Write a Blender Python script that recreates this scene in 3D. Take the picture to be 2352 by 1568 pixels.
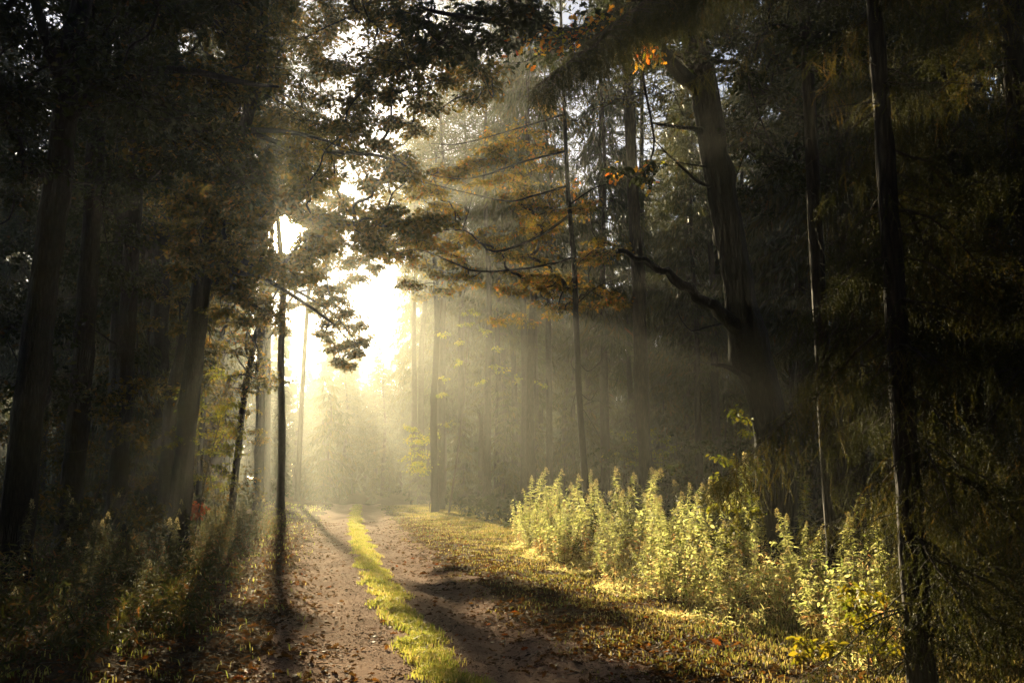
import bpy, math
import numpy as np
from mathutils import Vector

# ------------------------------------------------------------------ camera, sky, sun, exposure
scene = bpy.context.scene
for o in list(bpy.data.objects):
    bpy.data.objects.remove(o)
COL = scene.collection

PITCH = math.radians(7.87)
CAM_H = 1.6
F = 35.0 / 36.0 * 2352.0           # focal length in photo units (2352 wide)
cam_d = bpy.data.cameras.new("camera"); cam_d.lens = 35; cam_d.sensor_width = 36
cam_d.clip_start = 0.05; cam_d.clip_end = 3000
cam = bpy.data.objects.new("camera", cam_d); COL.objects.link(cam)
cam.location = (0, 0, CAM_H); cam.rotation_euler = (math.radians(90) + PITCH, 0, 0)
scene.camera = cam

def ray(u, v):
    dx = (u - 1176) / F; dz = (784 - v) / F
    c, s = math.cos(PITCH), math.sin(PITCH)
    return np.array([dx, c - dz * s, s + dz * c])
def P(u, v, Y):
    r = ray(u, v); return np.array([0, 0, CAM_H]) + r * (Y / r[1])
def G(u, v, z=0.0):
    r = ray(u, v); return np.array([0, 0, CAM_H]) + r * ((z - CAM_H) / r[2])

sd = ray(648, 536); sd = sd / np.linalg.norm(sd)
SUN_EL = math.asin(sd[2]); SUN_AZ = math.atan2(sd[0], sd[1])

world = bpy.data.worlds.new("World"); scene.world = world; world.use_nodes = True
wt = world.node_tree; bg = wt.nodes["Background"]
sky = wt.nodes.new("ShaderNodeTexSky"); sky.sky_type = 'NISHITA'; sky.sun_disc = False
sky.sun_elevation = SUN_EL; sky.sun_rotation = SUN_AZ; sky.dust_density = 0.5; sky.air_density = 0.6
wt.links.new(sky.outputs[0], bg.inputs[0]); bg.inputs[1].default_value = 0.05
# the sun's own disc and the aureole the mist draws round it, added to the sky by direction
tc = wt.nodes.new("ShaderNodeTexCoord")
dot = wt.nodes.new("ShaderNodeVectorMath"); dot.operation = 'DOT_PRODUCT'
dot.inputs[1].default_value = tuple(sd)
wt.links.new(tc.outputs["Generated"], dot.inputs[0])
pw = wt.nodes.new("ShaderNodeMath"); pw.operation = 'POWER'; pw.inputs[1].default_value = 11000
wt.links.new(dot.outputs["Value"], pw.inputs[0])
pm = wt.nodes.new("ShaderNodeMath"); pm.operation = 'MULTIPLY'; pm.inputs[1].default_value = 120.0
wt.links.new(pw.outputs[0], pm.inputs[0])
pw2 = wt.nodes.new("ShaderNodeMath"); pw2.operation = 'POWER'; pw2.inputs[1].default_value = 90
wt.links.new(dot.outputs["Value"], pw2.inputs[0])
pm2 = wt.nodes.new("ShaderNodeMath"); pm2.operation = 'MULTIPLY_ADD'; pm2.inputs[1].default_value = 0.12
wt.links.new(pw2.outputs[0], pm2.inputs[0]); wt.links.new(pm.outputs[0], pm2.inputs[2])
bg2 = wt.nodes.new("ShaderNodeBackground"); bg2.inputs[0].default_value = (1.0, 0.80, 0.48, 1)
wt.links.new(pm2.outputs[0], bg2.inputs[1])
ad = wt.nodes.new("ShaderNodeAddShader")
wt.links.new(bg.outputs[0], ad.inputs[0]); wt.links.new(bg2.outputs[0], ad.inputs[1])
wt.links.new(ad.outputs[0], wt.nodes["World Output"].inputs[0])

sun_d = bpy.data.lights.new("sun", 'SUN'); sun_d.energy = 5.0; sun_d.angle = math.radians(0.5)
sun_d.color = (1.0, 0.82, 0.50)
sun = bpy.data.objects.new("sun", sun_d); COL.objects.link(sun)
sun.rotation_euler = Vector(-sd).to_track_quat('-Z', 'Y').to_euler(); sun.location = (-20, 60, 40)

scene.view_settings.view_transform = 'Standard'; scene.view_settings.look = 'None'
scene.view_settings.gamma = 1.0; scene.view_settings.exposure = 1.6
scene.render.engine = 'CYCLES'
cy = scene.cycles
cy.use_denoising = True; cy.max_bounces = 5; cy.diffuse_bounces = 2; cy.glossy_bounces = 1
cy.transmission_bounces = 3; cy.volume_bounces = 0; cy.transparent_max_bounces = 4
cy.sample_clamp_indirect = 4.0
cy.caustics_reflective = False; cy.caustics_refractive = False

# ------------------------------------------------------------------ helpers
R = np.random.default_rng(7)

def reseed(k):
    global R
    R = np.random.default_rng(k)

class MB:
    """Collects triangles and builds ONE mesh object."""
    def __init__(s): s.v = []; s.t = []; s.c = []; s.n = 0
    def add(s, v, t, c=0.5):
        v = np.asarray(v, float).reshape(-1, 3); t = np.asarray(t, int).reshape(-1, 3)
        s.v.append(v); s.t.append(t + s.n)
        s.c.append(np.full(len(v), c) if np.isscalar(c) else np.asarray(c, float)); s.n += len(v)
    def inst(s, tv, tt, M, off, c):
        """template (n,3),(m,3) placed k times with matrices (k,3,3) and offsets (k,3), tints (k,)"""
        k = len(off)
        if k == 0: return
        V = np.einsum('kij,nj->kni', M, tv) + off[:, None, :]
        T = tt[None] + (np.arange(k) * len(tv))[:, None, None]
        s.add(V.reshape(-1, 3), T.reshape(-1, 3), np.repeat(c, len(tv)))
    def data(s, name, smooth=False):
        v = np.concatenate(s.v) if s.v else np.zeros((0, 3)); t = np.concatenate(s.t) if s.t else np.zeros((0, 3), int)
        me = bpy.data.meshes.new(name)
        me.vertices.add(len(v)); me.vertices.foreach_set("co", v.astype(np.float32).ravel())
        me.loops.add(t.size); me.loops.foreach_set("vertex_index", t.astype(np.int32).ravel())
        me.polygons.add(len(t)); me.polygons.foreach_set("loop_start", np.arange(0, t.size, 3, dtype=np.int32))
        me.polygons.foreach_set("loop_total", np.full(len(t), 3, np.int32))
        a = me.attributes.new("tint", 'FLOAT', 'POINT'); a.data.foreach_set("value", np.concatenate(s.c).astype(np.float32) if s.c else np.zeros(0, np.float32))
        me.polygons.foreach_set("use_smooth", np.full(len(t), smooth))
        me.update(); return me
    def build(s, name, mat, parent=None, smooth=False, loc=None):
        me = s.data(name, smooth); me.materials.append(mat)
        if loc is not None:
            pass
        return link(name, me, parent)

def link(name, me, parent=None):
    o = bpy.data.objects.new(name, me); COL.objects.link(o)
    if parent is not None: o.parent = parent
    return o
def tag(o, label=None, cat=None, group=None, kind=None):
    if label: o["label"] = label
    if cat: o["category"] = cat
    if group: o["group"] = group
    if kind: o["kind"] = kind
    return o
def thing(name, loc, label, cat, group=None, rz=0.0):
    o = bpy.data.objects.new(name, None); COL.objects.link(o)
    o.location = tuple(loc); o.rotation_euler = (0, 0, rz); o.empty_display_size = 0.3
    return tag(o, label, cat, group)
def copy_tree(o, parent=None):
    c = o.copy(); COL.objects.link(c)
    if parent is not None: c.parent = parent
    for ch in [x for x in KIDS.get(o.name, [])]: copy_tree(ch, c)
    return c
KIDS = {}
def note(root):
    """remember the children once, so copying needs no scene lookups"""
    KIDS[root.name] = [ch for ch in bpy.data.objects if ch.parent is root]
    return root

def unit(v): return v / max(1e-9, np.linalg.norm(v))
def tube(mb, pts, rad, segs=5, c=0.5, lump=0.0, cap=True):
    pts = np.asarray(pts, float); n = len(pts); rad = np.asarray(rad, float) * np.ones(n)
    tan = np.gradient(pts, axis=0); tan /= np.maximum(np.linalg.norm(tan, axis=1)[:, None], 1e-9)
    mean = unit(pts[-1] - pts[0]); ref = np.array([1.0, 0, 0]) if abs(mean[0]) < .8 else np.array([0, 1.0, 0])
    a = np.cross(tan, ref); a /= np.maximum(np.linalg.norm(a, axis=1)[:, None], 1e-9); b = np.cross(tan, a)
    th = np.arange(segs) * 2 * math.pi / segs
    r = rad[:, None] * (1 + (lump * R.normal(size=(n, segs)) if lump else 0)) * np.ones((n, segs))
    V = pts[:, None] + r[..., None] * (np.cos(th)[None, :, None] * a[:, None] + np.sin(th)[None, :, None] * b[:, None])
    V = V.reshape(-1, 3); i = np.arange(n - 1)[:, None] * segs; j = np.arange(segs)[None]; k = (j + 1) % segs
    A = i + j; B = i + k; Cc = i + segs + k; D = i + segs + j
    T = np.concatenate([np.stack([A, Cc, B], -1).reshape(-1, 3), np.stack([A, D, Cc], -1).reshape(-1, 3)])
    if cap:
        V = np.concatenate([V, pts[-1:] + tan[-1:] * rad[-1] * .4]); e = (n - 1) * segs
        T = np.concatenate([T, np.array([[e + q, n * segs, e + (q + 1) % segs] for q in range(segs)])])
    mb.add(V, T, c)
def smooth_path(pts, n):
    """Catmull-Rom through control points"""
    p = np.asarray(pts, float); p = np.concatenate([[2 * p[0] - p[1]], p, [2 * p[-1] - p[-2]]])
    t = np.linspace(0, len(p) - 3 - 1e-6, n); i = t.astype(int); f = (t - i)[:, None]
    a, b, c, d = p[i], p[i + 1], p[i + 2], p[i + 3]
    return .5 * (2 * b + (c - a) * f + (2 * a - 5 * b + 4 * c - d) * f ** 2 + (3 * b - a - 3 * c + d) * f ** 3)
def frames(yaw, pitch, roll, scale):
    """rotation matrices: local +x is the leaf's length axis"""
    cyw, sy = np.cos(yaw), np.sin(yaw); cp, sp = np.cos(pitch), np.sin(pitch); cr, sr = np.cos(roll), np.sin(roll)
    X = np.stack([cp * cyw, cp * sy, sp], -1)
    Y0 = np.stack([-sy, cyw, np.zeros_like(yaw)], -1); Z0 = np.cross(X, Y0)
    Y = Y0 * cr[:, None] + Z0 * sr[:, None]; Z = np.cross(X, Y)
    return np.stack([X, Y, Z], -1) * np.asarray(scale)[:, None, None]

def poly_leaf(half, bend=0.0):
    """symmetric outline given as [(x, halfwidth)...] -> strip of triangles, tip to tip"""
    V = []; T = []
    for x, w in half: V += [(x, w, -bend * x * x + w * .25), (x, 0, -bend * x * x), (x, -w, -bend * x * x + w * .25)]
    for i in range(len(half) - 1):
        a = 3 * i; b = a + 3
        T += [(a, a + 1, b + 1), (a, b + 1, b), (a + 1, a + 2, b + 2), (a + 1, b + 2, b + 1)]
    V = np.array(V, float); T = np.array(T)
    A = V[T]; ar = np.linalg.norm(np.cross(A[:, 1] - A[:, 0], A[:, 2] - A[:, 0]), axis=1)
    return V, T[ar > 1e-9]
OAK = poly_leaf([(0, .0), (.12, .05), (.28, .24), (.38, .12), (.56, .34), (.68, .17), (.84, .26), (1.0, .0)], .18)
OVAL = poly_leaf([(0, 0), (.3, .22), (.62, .24), (1, 0)], .15)
LANCE = poly_leaf([(0, .02), (.25, .10), (.55, .09), (.8, .045), (1, 0)], .8)
DIAM = (np.array([(0, 0, 0), (.5, .3, .05), (1, 0, -.05), (.5, -.3, .05)], float), np.array([(0, 2, 1), (0, 3, 2)]))

# ------------------------------------------------------------------ materials
def nodes(name):
    m = bpy.data.materials.new(name); m.use_nodes = True; t = m.node_tree
    return m, t, t.nodes["Principled BSDF"], t.nodes["Material Output"]
def N(t, kind, **kw):
    n = t.nodes.new(kind)
    for k, v in kw.items(): setattr(n, k, v)
    return n
def ramp(t, src, stops):
    r = N(t, "ShaderNodeValToRGB"); e = r.color_ramp.elements
    while len(e) > 1: e.remove(e[-1])
    e[0].position, e[0].color = stops[0][0], (*stops[0][1], 1)
    for p, c in stops[1:]:
        x = e.new(p); x.color = (*c, 1)
    t.links.new(src, r.inputs[0]); return r
def leaf_mat(name, stops, trans=0.55, gloss=0.35, tcol=1.6, tb=.55, spec=.3):
    m, t, b, out = nodes(name)
    at = N(t, "ShaderNodeAttribute", attribute_name="tint")
    r = ramp(t, at.outputs["Fac"], stops)
    t.links.new(r.outputs[0], b.inputs["Base Color"]); b.inputs["Roughness"].default_value = gloss + .15
    b.inputs["Specular IOR Level"].default_value = spec
    tr = N(t, "ShaderNodeBsdfTranslucent"); mul = N(t, "ShaderNodeVectorMath", operation='MULTIPLY')
    t.links.new(r.outputs[0], mul.inputs[0]); mul.inputs[1].default_value = (tcol * 1.12, tcol * 1.1, tcol * tb)
    t.links.new(mul.outputs[0], tr.inputs[0])
    mx = N(t, "ShaderNodeMixShader"); mx.inputs[0].default_value = trans
    t.links.new(b.outputs[0], mx.inputs[1]); t.links.new(tr.outputs[0], mx.inputs[2])
    t.links.new(mx.outputs[0], out.inputs[0]); return m
def bark_mat(name, c1, c2, sc=9, rough=.85, st=6):
    m, t, b, out = nodes(name)
    tcn = N(t, "ShaderNodeTexCoord"); mp = N(t, "ShaderNodeMapping"); mp.inputs["Scale"].default_value = (sc, sc, sc / st)
    t.links.new(tcn.outputs["Object"], mp.inputs[0])
    vo = N(t, "ShaderNodeTexVoronoi", feature='DISTANCE_TO_EDGE'); vo.inputs["Scale"].default_value = 3
    no = N(t, "ShaderNodeTexNoise"); no.inputs["Scale"].default_value = 4; no.inputs["Detail"].default_value = 6
    t.links.new(mp.outputs[0], vo.inputs["Vector"]); t.links.new(mp.outputs[0], no.inputs["Vector"])
    mu = N(t, "ShaderNodeMath", operation='MULTIPLY'); t.links.new(vo.outputs[0], mu.inputs[0]); t.links.new(no.outputs[0], mu.inputs[1])
    r = ramp(t, mu.outputs[0], [(0, c1), (.35, c2)]); t.links.new(r.outputs[0], b.inputs["Base Color"])
    bu = N(t, "ShaderNodeBump"); bu.inputs["Strength"].default_value = 1; bu.inputs["Distance"].default_value = .04
    t.links.new(mu.outputs[0], bu.inputs["Height"]); t.links.new(bu.outputs[0], b.inputs["Normal"])
    b.inputs["Roughness"].default_value = rough; b.inputs["Specular IOR Level"].default_value = .3
    return m

M = {}
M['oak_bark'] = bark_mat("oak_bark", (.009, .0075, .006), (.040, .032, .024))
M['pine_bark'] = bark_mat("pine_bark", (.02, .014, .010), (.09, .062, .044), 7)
M['twig'] = bark_mat("twig_bark", (.04, .03, .02), (.12, .09, .06), 30)
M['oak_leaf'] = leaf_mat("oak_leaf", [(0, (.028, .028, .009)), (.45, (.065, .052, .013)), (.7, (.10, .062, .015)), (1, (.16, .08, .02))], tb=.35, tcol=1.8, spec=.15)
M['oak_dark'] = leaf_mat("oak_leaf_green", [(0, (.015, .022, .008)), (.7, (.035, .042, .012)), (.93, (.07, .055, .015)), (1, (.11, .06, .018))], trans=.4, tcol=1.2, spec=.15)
M['gold_leaf'] = leaf_mat("autumn_gold_leaf", [(0, (.05, .05, .012)), (.4, (.13, .10, .02)), (.75, (.20, .12, .022)), (1, (.26, .09, .02))], trans=.6)
M['yellow_leaf'] = leaf_mat("yellow_green_leaf", [(0, (.08, .10, .015)), (.5, (.16, .16, .02)), (1, (.26, .19, .02))], trans=.6)
M['spruce'] = leaf_mat("spruce_needle", [(0, (.02, .028, .010)), (.5, (.05, .055, .015)), (.85, (.10, .075, .02)), (1, (.15, .065, .025))], trans=.35, gloss=.3, tcol=1.5)
M['near_needle'] = leaf_mat("near_spruce_needle", [(0, (.016, .020, .008)), (.5, (.042, .042, .013)), (.85, (.085, .068, .02)), (1, (.12, .075, .026))], trans=.45, gloss=.4, tcol=1.7, spec=.12)  # separate needle tone for the near spruces, darker and more translucent
M['pine'] = leaf_mat("pine_needle", [(0, (.025, .032, .012)), (.6, (.055, .055, .016)), (1, (.12, .08, .025))], trans=.4, tcol=1.5)
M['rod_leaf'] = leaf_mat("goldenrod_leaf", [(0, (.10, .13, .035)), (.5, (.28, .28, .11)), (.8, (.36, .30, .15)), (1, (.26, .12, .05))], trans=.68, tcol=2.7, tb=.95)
M['weed_leaf'] = leaf_mat("weed_leaf", [(0, (.03, .04, .012)), (.6, (.075, .07, .02)), (.9, (.16, .09, .03)), (1, (.22, .09, .03))], trans=.5, tcol=1.5)  # dull brown-green, darkened further to make the left bank look shaded
M['rod_plume'] = leaf_mat("seed_plume", [(0, (.25, .20, .12)), (1, (.5, .42, .32))], trans=.5, tcol=1.2)
M['grass'] = leaf_mat("short_grass", [(0, (.07, .10, .02)), (.5, (.20, .21, .05)), (.85, (.28, .24, .08)), (1, (.32, .23, .12))], trans=.65, tcol=2.3, tb=.7)
M['dry_grass'] = leaf_mat("dry_grass", [(0, (.08, .10, .02)), (.4, (.18, .155, .045)), (.75, (.26, .19, .08)), (1, (.38, .28, .16))], trans=.6, tcol=1.7, tb=.8)
M['litter'] = leaf_mat("dead_leaf", [(0, (.045, .025, .012)), (.6, (.12, .06, .025)), (.9, (.2, .08, .025)), (1, (.32, .07, .015))], trans=.4, tcol=1.3, gloss=.5, spec=.12)
M['red_leaf'] = leaf_mat("red_leaf", [(0, (.2, .04, .02)), (1, (.34, .07, .03))], trans=.5)

def ground_mat(name, stops, bump, scale, dist=.05):
    m, t, b, out = nodes(name)
    tcn = N(t, "ShaderNodeTexCoord")
    n1 = N(t, "ShaderNodeTexNoise"); n1.inputs["Scale"].default_value = scale; n1.inputs["Detail"].default_value = 9; n1.inputs["Roughness"].default_value = .7
    n2 = N(t, "ShaderNodeTexNoise"); n2.inputs["Scale"].default_value = 1.3; n2.inputs["Detail"].default_value = 5
    v = N(t, "ShaderNodeTexVoronoi"); v.inputs["Scale"].default_value = 55
    for x in (n1, n2, v): t.links.new(tcn.outputs["Object"], x.inputs["Vector"])
    mx = N(t, "ShaderNodeMath", operation='MULTIPLY_ADD'); mx.inputs[1].default_value = .55
    t.links.new(n2.outputs[0], mx.inputs[0])
    m2 = N(t, "ShaderNodeMath", operation='MULTIPLY'); m2.inputs[1].default_value = .5; t.links.new(n1.outputs[0], m2.inputs[0]); t.links.new(m2.outputs[0], mx.inputs[2])
    r = ramp(t, mx.outputs[0], stops); t.links.new(r.outputs[0], b.inputs["Base Color"])
    hh = N(t, "ShaderNodeMath", operation='MULTIPLY_ADD'); hh.inputs[1].default_value = -.35
    t.links.new(v.outputs["Distance"], hh.inputs[0]); t.links.new(n1.outputs[0], hh.inputs[2])
    bu = N(t, "ShaderNodeBump"); bu.inputs["Strength"].default_value = bump; bu.inputs["Distance"].default_value = dist
    t.links.new(hh.outputs[0], bu.inputs["Height"]); t.links.new(bu.outputs[0], b.inputs["Normal"])
    b.inputs["Roughness"].default_value = 1; b.inputs["Specular IOR Level"].default_value = .03
    return m
M['path'] = ground_mat("gravel_track", [(.32, (.08, .045, .03)), (.43, (.30, .18, .12)), (.55, (.38, .235, .155)), (.75, (.5, .33, .235))], 1, 14)
M['soil'] = ground_mat("forest_soil", [(.3, (.04, .026, .015)), (.5, (.13, .082, .042)), (.7, (.2, .14, .065))], 1, 9)

# ------------------------------------------------------------------ ground and path
cyp = np.array([-20, 0, 8.19, 10.05, 12.7, 17.3, 25.1, 35, 45, 60, 80, 110, 150, 400.])
cxp = np.array([2.6, .75, -.42, -.91, -1.47, -2.36, -3.75, -5.4, -7.0, -9.2, -12.5, -18.5, -27, -90.])
def path_x(y):
    y = np.asarray(y, float); return sum(np.interp(y + d, cyp, cxp) for d in (-1.5, -.5, .5, 1.5)) / 4
def half_w(y): return 1.45 + .12 * np.sin(np.asarray(y) * .9) + .07 * np.sin(np.asarray(y) * 2.3 + 1)
def hgt(t, y):
    a = np.abs(t)
    z = -.07 * np.exp(-((a - .85 - .05 * np.sin(y * 1.1)) / .3) ** 2) + .02 * np.exp(-(t / .3) ** 2)
    z = z + .05 * np.clip((a - 1.3) / .8, 0, 1)
    z = z + np.where(t < 0, .35 * np.clip((a - 2.6) / 3, 0, 1), .16 * np.clip((a - 3.2) / 3, 0, 1))
    z = z + .014 * np.sin(t * 5 + y * 1.7) * np.sin(y * 4.1 + t) + .02 * np.sin(t * 1.3 - y * .8)
    return z
def gz(x, y): return hgt(np.asarray(x) - path_x(y), np.asarray(y, float))
def sheet(name, ts, ys, dz, mat, kind='structure', fn=None):
    yy, tt = np.meshgrid(ys, ts, indexing='ij')
    if fn is not None: tt = fn(tt, yy)
    xx = path_x(yy) + tt; zz = hgt(tt, yy) + dz
    V = np.stack([xx, yy, zz], -1).reshape(-1, 3); nt = len(ts); ny = len(ys)
    i = (np.arange(ny - 1)[:, None] * nt + np.arange(nt - 1)[None]).ravel()
    T = np.concatenate([np.stack([i, i + 1, i + nt + 1], -1), np.stack([i, i + nt + 1, i + nt], -1)])
    mb = MB(); mb.add(V, T); o = mb.build(name, mat, smooth=True); o["kind"] = kind; return o
ys = np.concatenate([np.arange(-30, 4, 2), np.arange(4, 30, .12), np.arange(30, 70, .5), np.arange(70, 130, 4), np.geomspace(130, 900, 14)])
tsn = np.concatenate([-np.geomspace(800, 6, 16), np.arange(-5.8, 8, .12), np.geomspace(8, 800, 16)])
sheet('ground', tsn, ys, 0, M['soil'])
yp = ys[(ys > -10) & (ys < 66)]
sheet('path', np.linspace(-1, 1, 41), yp, .012, M['path'],
      fn=lambda t, y: t * half_w(y) + .05 * np.sin(y * 5 + 3 * t) * t ** 4)

# ------------------------------------------------------------------ ground cover (stuff)
def patch(x, y, s=1.0, o=0.0):
    """cheap smooth noise 0..1"""
    return .5 + .25 * (np.sin(1.7 * s * x + 1.3 + o) * np.cos(1.1 * s * y + o) + np.sin(.9 * s * x - 2.1 * s * y + 2 * o)) + .15 * np.sin(3.7 * s * x + 2.9 * s * y + o)
def blades(name, x, y, h, w, lean, tint, mat, label, cat="grass"):
    k = len(x); z = gz(x, y); yaw = R.uniform(0, 2 * math.pi, k); ln = lean * R.uniform(.2, 1, k) * h
    d = np.stack([np.cos(yaw), np.sin(yaw)], -1); face = R.uniform(0, 2 * math.pi, k); s = np.stack([np.cos(face), np.sin(face)], -1) * (w / 2)[:, None]
    b = np.stack([x, y], -1)
    V = np.zeros((k, 5, 3)); V[:, 0, :2] = b - s; V[:, 1, :2] = b + s; m = b + d * (ln * .3)[:, None]
    V[:, 2, :2] = m - s * .8; V[:, 3, :2] = m + s * .8; V[:, 4, :2] = b + d * ln[:, None]
    V[:, 0, 2] = z - .01; V[:, 1, 2] = z - .01; V[:, 2, 2] = z + h * .6; V[:, 3, 2] = z + h * .6; V[:, 4, 2] = z + h * (1 - .25 * lean)
    T = np.array([(0, 1, 3), (0, 3, 2), (2, 3, 4)])[None] + (np.arange(k) * 5)[:, None, None]
    mb = MB(); mb.add(V.reshape(-1, 3), T.reshape(-1, 3), np.repeat(tint, 5))
    return tag(mb.build(name, mat), label, cat, kind='stuff')
def ydist(n, a, b, p=1.0):
    """more samples near the camera"""
    u = R.uniform(0, 1, n); return a * (b / a) ** (u ** p)

reseed(11)
n = 190000
y = ydist(n, 6.5, 62); x0 = path_x(y) + .06 * np.sin(y * 1.9) + .05 * np.sin(y * 4.3); tc_ = R.normal(0, .20, n); x = x0 + tc_
wid = .25 + .06 * np.sin(y * 2.7) + .05 * np.sin(y * 7) + .05 * np.sin(y * 17 + np.sign(tc_) * 2) + R.normal(0, .055, n)
dn = .15 + .75 * patch(x * 3, y * 1.6, 2.2) + .2 * np.sin(x * 31 + y * 12) * np.sin(y * 17 - x * 9)
keep = (np.abs(tc_) < wid) & (dn * (1.15 - (np.abs(tc_) / .3) ** 2) > R.uniform(.05, 1.5, n)); x, y = x[keep], y[keep]; k = len(y); tuft = dn[keep] > .85
blades('grass', x, y, R.uniform(.03, .095, k) * (1 + .5 * tuft), R.uniform(.003, .006, k) * (1 + y / 15), .9,
       np.clip(R.normal(.58, .26, k) + .35 * (patch(x, y, 1.1, 9) - .5), 0, 1), M['grass'], 'bright yellow green grass strip growing between the two ruts of the track')
# right verge
n = 240000
y = ydist(n, 6.5, 60); t = R.uniform(1.15, 6.5, n); x = path_x(y) + t
dens = np.clip((t - 1.3) / 2.6, .07, 1) * np.clip(patch(x, y, 1.9, 1) * 1.5 - .2, .06, 1)
keep = R.uniform(0, 1, n) < dens; x, y, t = x[keep], y[keep], t[keep]; k = len(y)
blades('verge_grass', x, y, R.uniform(.02, .07, k) * (1 + .9 * np.clip((t - 3) / 2, 0, 1)), R.uniform(.004, .008, k) * (1 + y / 15), .8,
       np.clip(R.normal(.5, .28, k) - .2 * (patch(x, y, .8, 2) > .55), 0, 1), M['dry_grass'], 'yellowing short grass on the sunny verge right of the track')
# left verge
n = 90000
y = ydist(n, 6.5, 60); t = -R.uniform(1.1, 6.0, n); x = path_x(y) + t
dens = np.clip(patch(x, y, 2.6, 4) * 1.5 - 1.0, .02, 1) * np.clip((-t - 1.3) / 1.2, .25, 1)
keep = R.uniform(0, 1, n) < dens; x, y = x[keep], y[keep]; k = len(y)
blades('leafy_grass', x, y, R.uniform(.03, .11, k), R.uniform(.005, .009, k) * (1 + y / 18), .8,
       np.clip(R.normal(.62, .28, k), 0, 1), M['grass'], 'patchy grass tufts on the shaded verge left of the track')

def scatter_flat(name, x, y, size, tint, mat, tmpl, label, cat, lift=.01, tilt=.5, kind='stuff'):
    k = len(x); z = gz(x, y) + lift
    Mx = frames(R.uniform(0, 6.28, k), R.normal(0, tilt * .6, k), R.normal(0, tilt, k), size)
    mb = MB(); mb.inst(*tmpl, Mx, np.stack([x, y, z], -1), tint); return tag(mb.build(name, mat), label, cat, kind=kind)
n = 170000
y = ydist(n, 6.5, 40); t = R.normal(0, 2.3, n); keep = (np.abs(t) < 7) & (R.uniform(0, 1, n) < np.clip((np.abs(t) - .4) / 1.6, .09, 1) * (.4 + patch(t, y, 2.0, 7))); y, t = y[keep], t[keep]; k = len(y)
scatter_flat('fallen_leaves', path_x(y) + t, y, np.clip(R.gamma(3.2, .014, k), .015, .10), R.beta(1.3, 1.5, k) ** 1.0, M['litter'], OAK,
             'brown and orange fallen leaves scattered over the track and verges', 'fallen leaves')
reseed(13)
def stick(name, u, v, L, az, r, lab):
    p = G(u, v, .1); p[2] = float(gz(p[0], p[1])) + r * .7; root_ = MB(); d = np.array([math.cos(az), math.sin(az), .06]); e = d * L
    tube(root_, smooth_path([(0, 0, 0), e * .35 + R.normal(0, .03 * L, 3) * (1, 1, .2), e * .7 + R.normal(0, .03 * L, 3) * (1, 1, .2), e], 10), np.linspace(r, r * .4, 10), 6, .5, lump=.08)
    tube(root_, smooth_path([e * .5, e * .6 + (.02, -.05 * L, .03), e * .75 + (.05, -.16 * L, .06)], 5), np.linspace(r * .5, r * .2, 5), 4, .5)
    o = root_.build(name, M['dead_wood'], smooth=True); o.location = tuple(p); return tag(o, lab, 'branch')
M['dead_wood'] = bark_mat("dead_wood", (.12, .09, .06), (.34, .27, .19), 20)
stick('fallen_branch', 1290, 1292, 1.1, .35, .02, 'pale fallen branch lying in the grass at the foot of the sunlit bank')
stick('fallen_branch', 1372, 1322, .9, .5, .016, 'second pale fallen branch, nearer the track and right of the other')
mb = MB()
for _ in range(260):
    y_ = float(ydist(1, 6.8, 26)[0]); t_ = float(R.choice([-1, 1]) * (abs(R.normal(0, 1.2)) + .9)); x_ = float(path_x(y_)) + t_; az = R.uniform(0, 6.28); L = R.uniform(.06, .32)
    a_ = np.array([x_, y_, float(hgt(t_, y_)) + .02]); tube(mb, smooth_path([a_, a_ + (math.cos(az) * L * .5, math.sin(az) * L * .5, .012), a_ + (math.cos(az + .3) * L, math.sin(az + .3) * L, 0)], 5), np.linspace(.004, .0015, 5), 4, R.uniform(0, 1))
tag(mb.build('twig_litter', M['dead_wood']), 'small dead twigs littering the edges of the track', 'twigs', kind='stuff')
# coarse gravel of the ruts
reseed(12)
def peb():
    V = np.array([(1, 0, 0), (-1, 0, 0), (0, 1, 0), (0, -1, 0), (0, 0, .8), (.6, .6, .35), (-.6, .5, .3)], float)
    return V, np.array([(0, 5, 4), (5, 2, 4), (2, 6, 4), (6, 1, 4), (1, 3, 4), (3, 0, 4), (0, 2, 5), (2, 1, 6)])
n = 70000
y = ydist(n, 6.5, 32); t = R.uniform(-1.6, 1.6, n); keep = (np.abs(t) > .2) & (patch(t * 2, y, 1.3, 3) + .4 * (np.abs(np.abs(t) - .85) > .3) > R.uniform(.2, 1.1, n)); y, t = y[keep], t[keep]; k = len(y)
M['stone'] = leaf_mat("track_gravel", [(0, (.07, .038, .024)), (.7, (.34, .20, .135)), (1, (.52, .35, .25))], trans=0.0, gloss=.75, spec=.05)
mb = MB(); sz = R.gamma(1.8, .0019, k) + .0018
mb.inst(*peb(), frames(R.uniform(0, 6.28, k), R.normal(0, .3, k), R.normal(0, .3, k), sz), np.stack([path_x(y) + t, y, hgt(t, y) + .012], -1), R.uniform(0, 1, k))
tag(mb.build('gravel', M['stone']), 'coarse reddish gravel lying in the two ruts of the track', 'gravel', kind='stuff')

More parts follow.
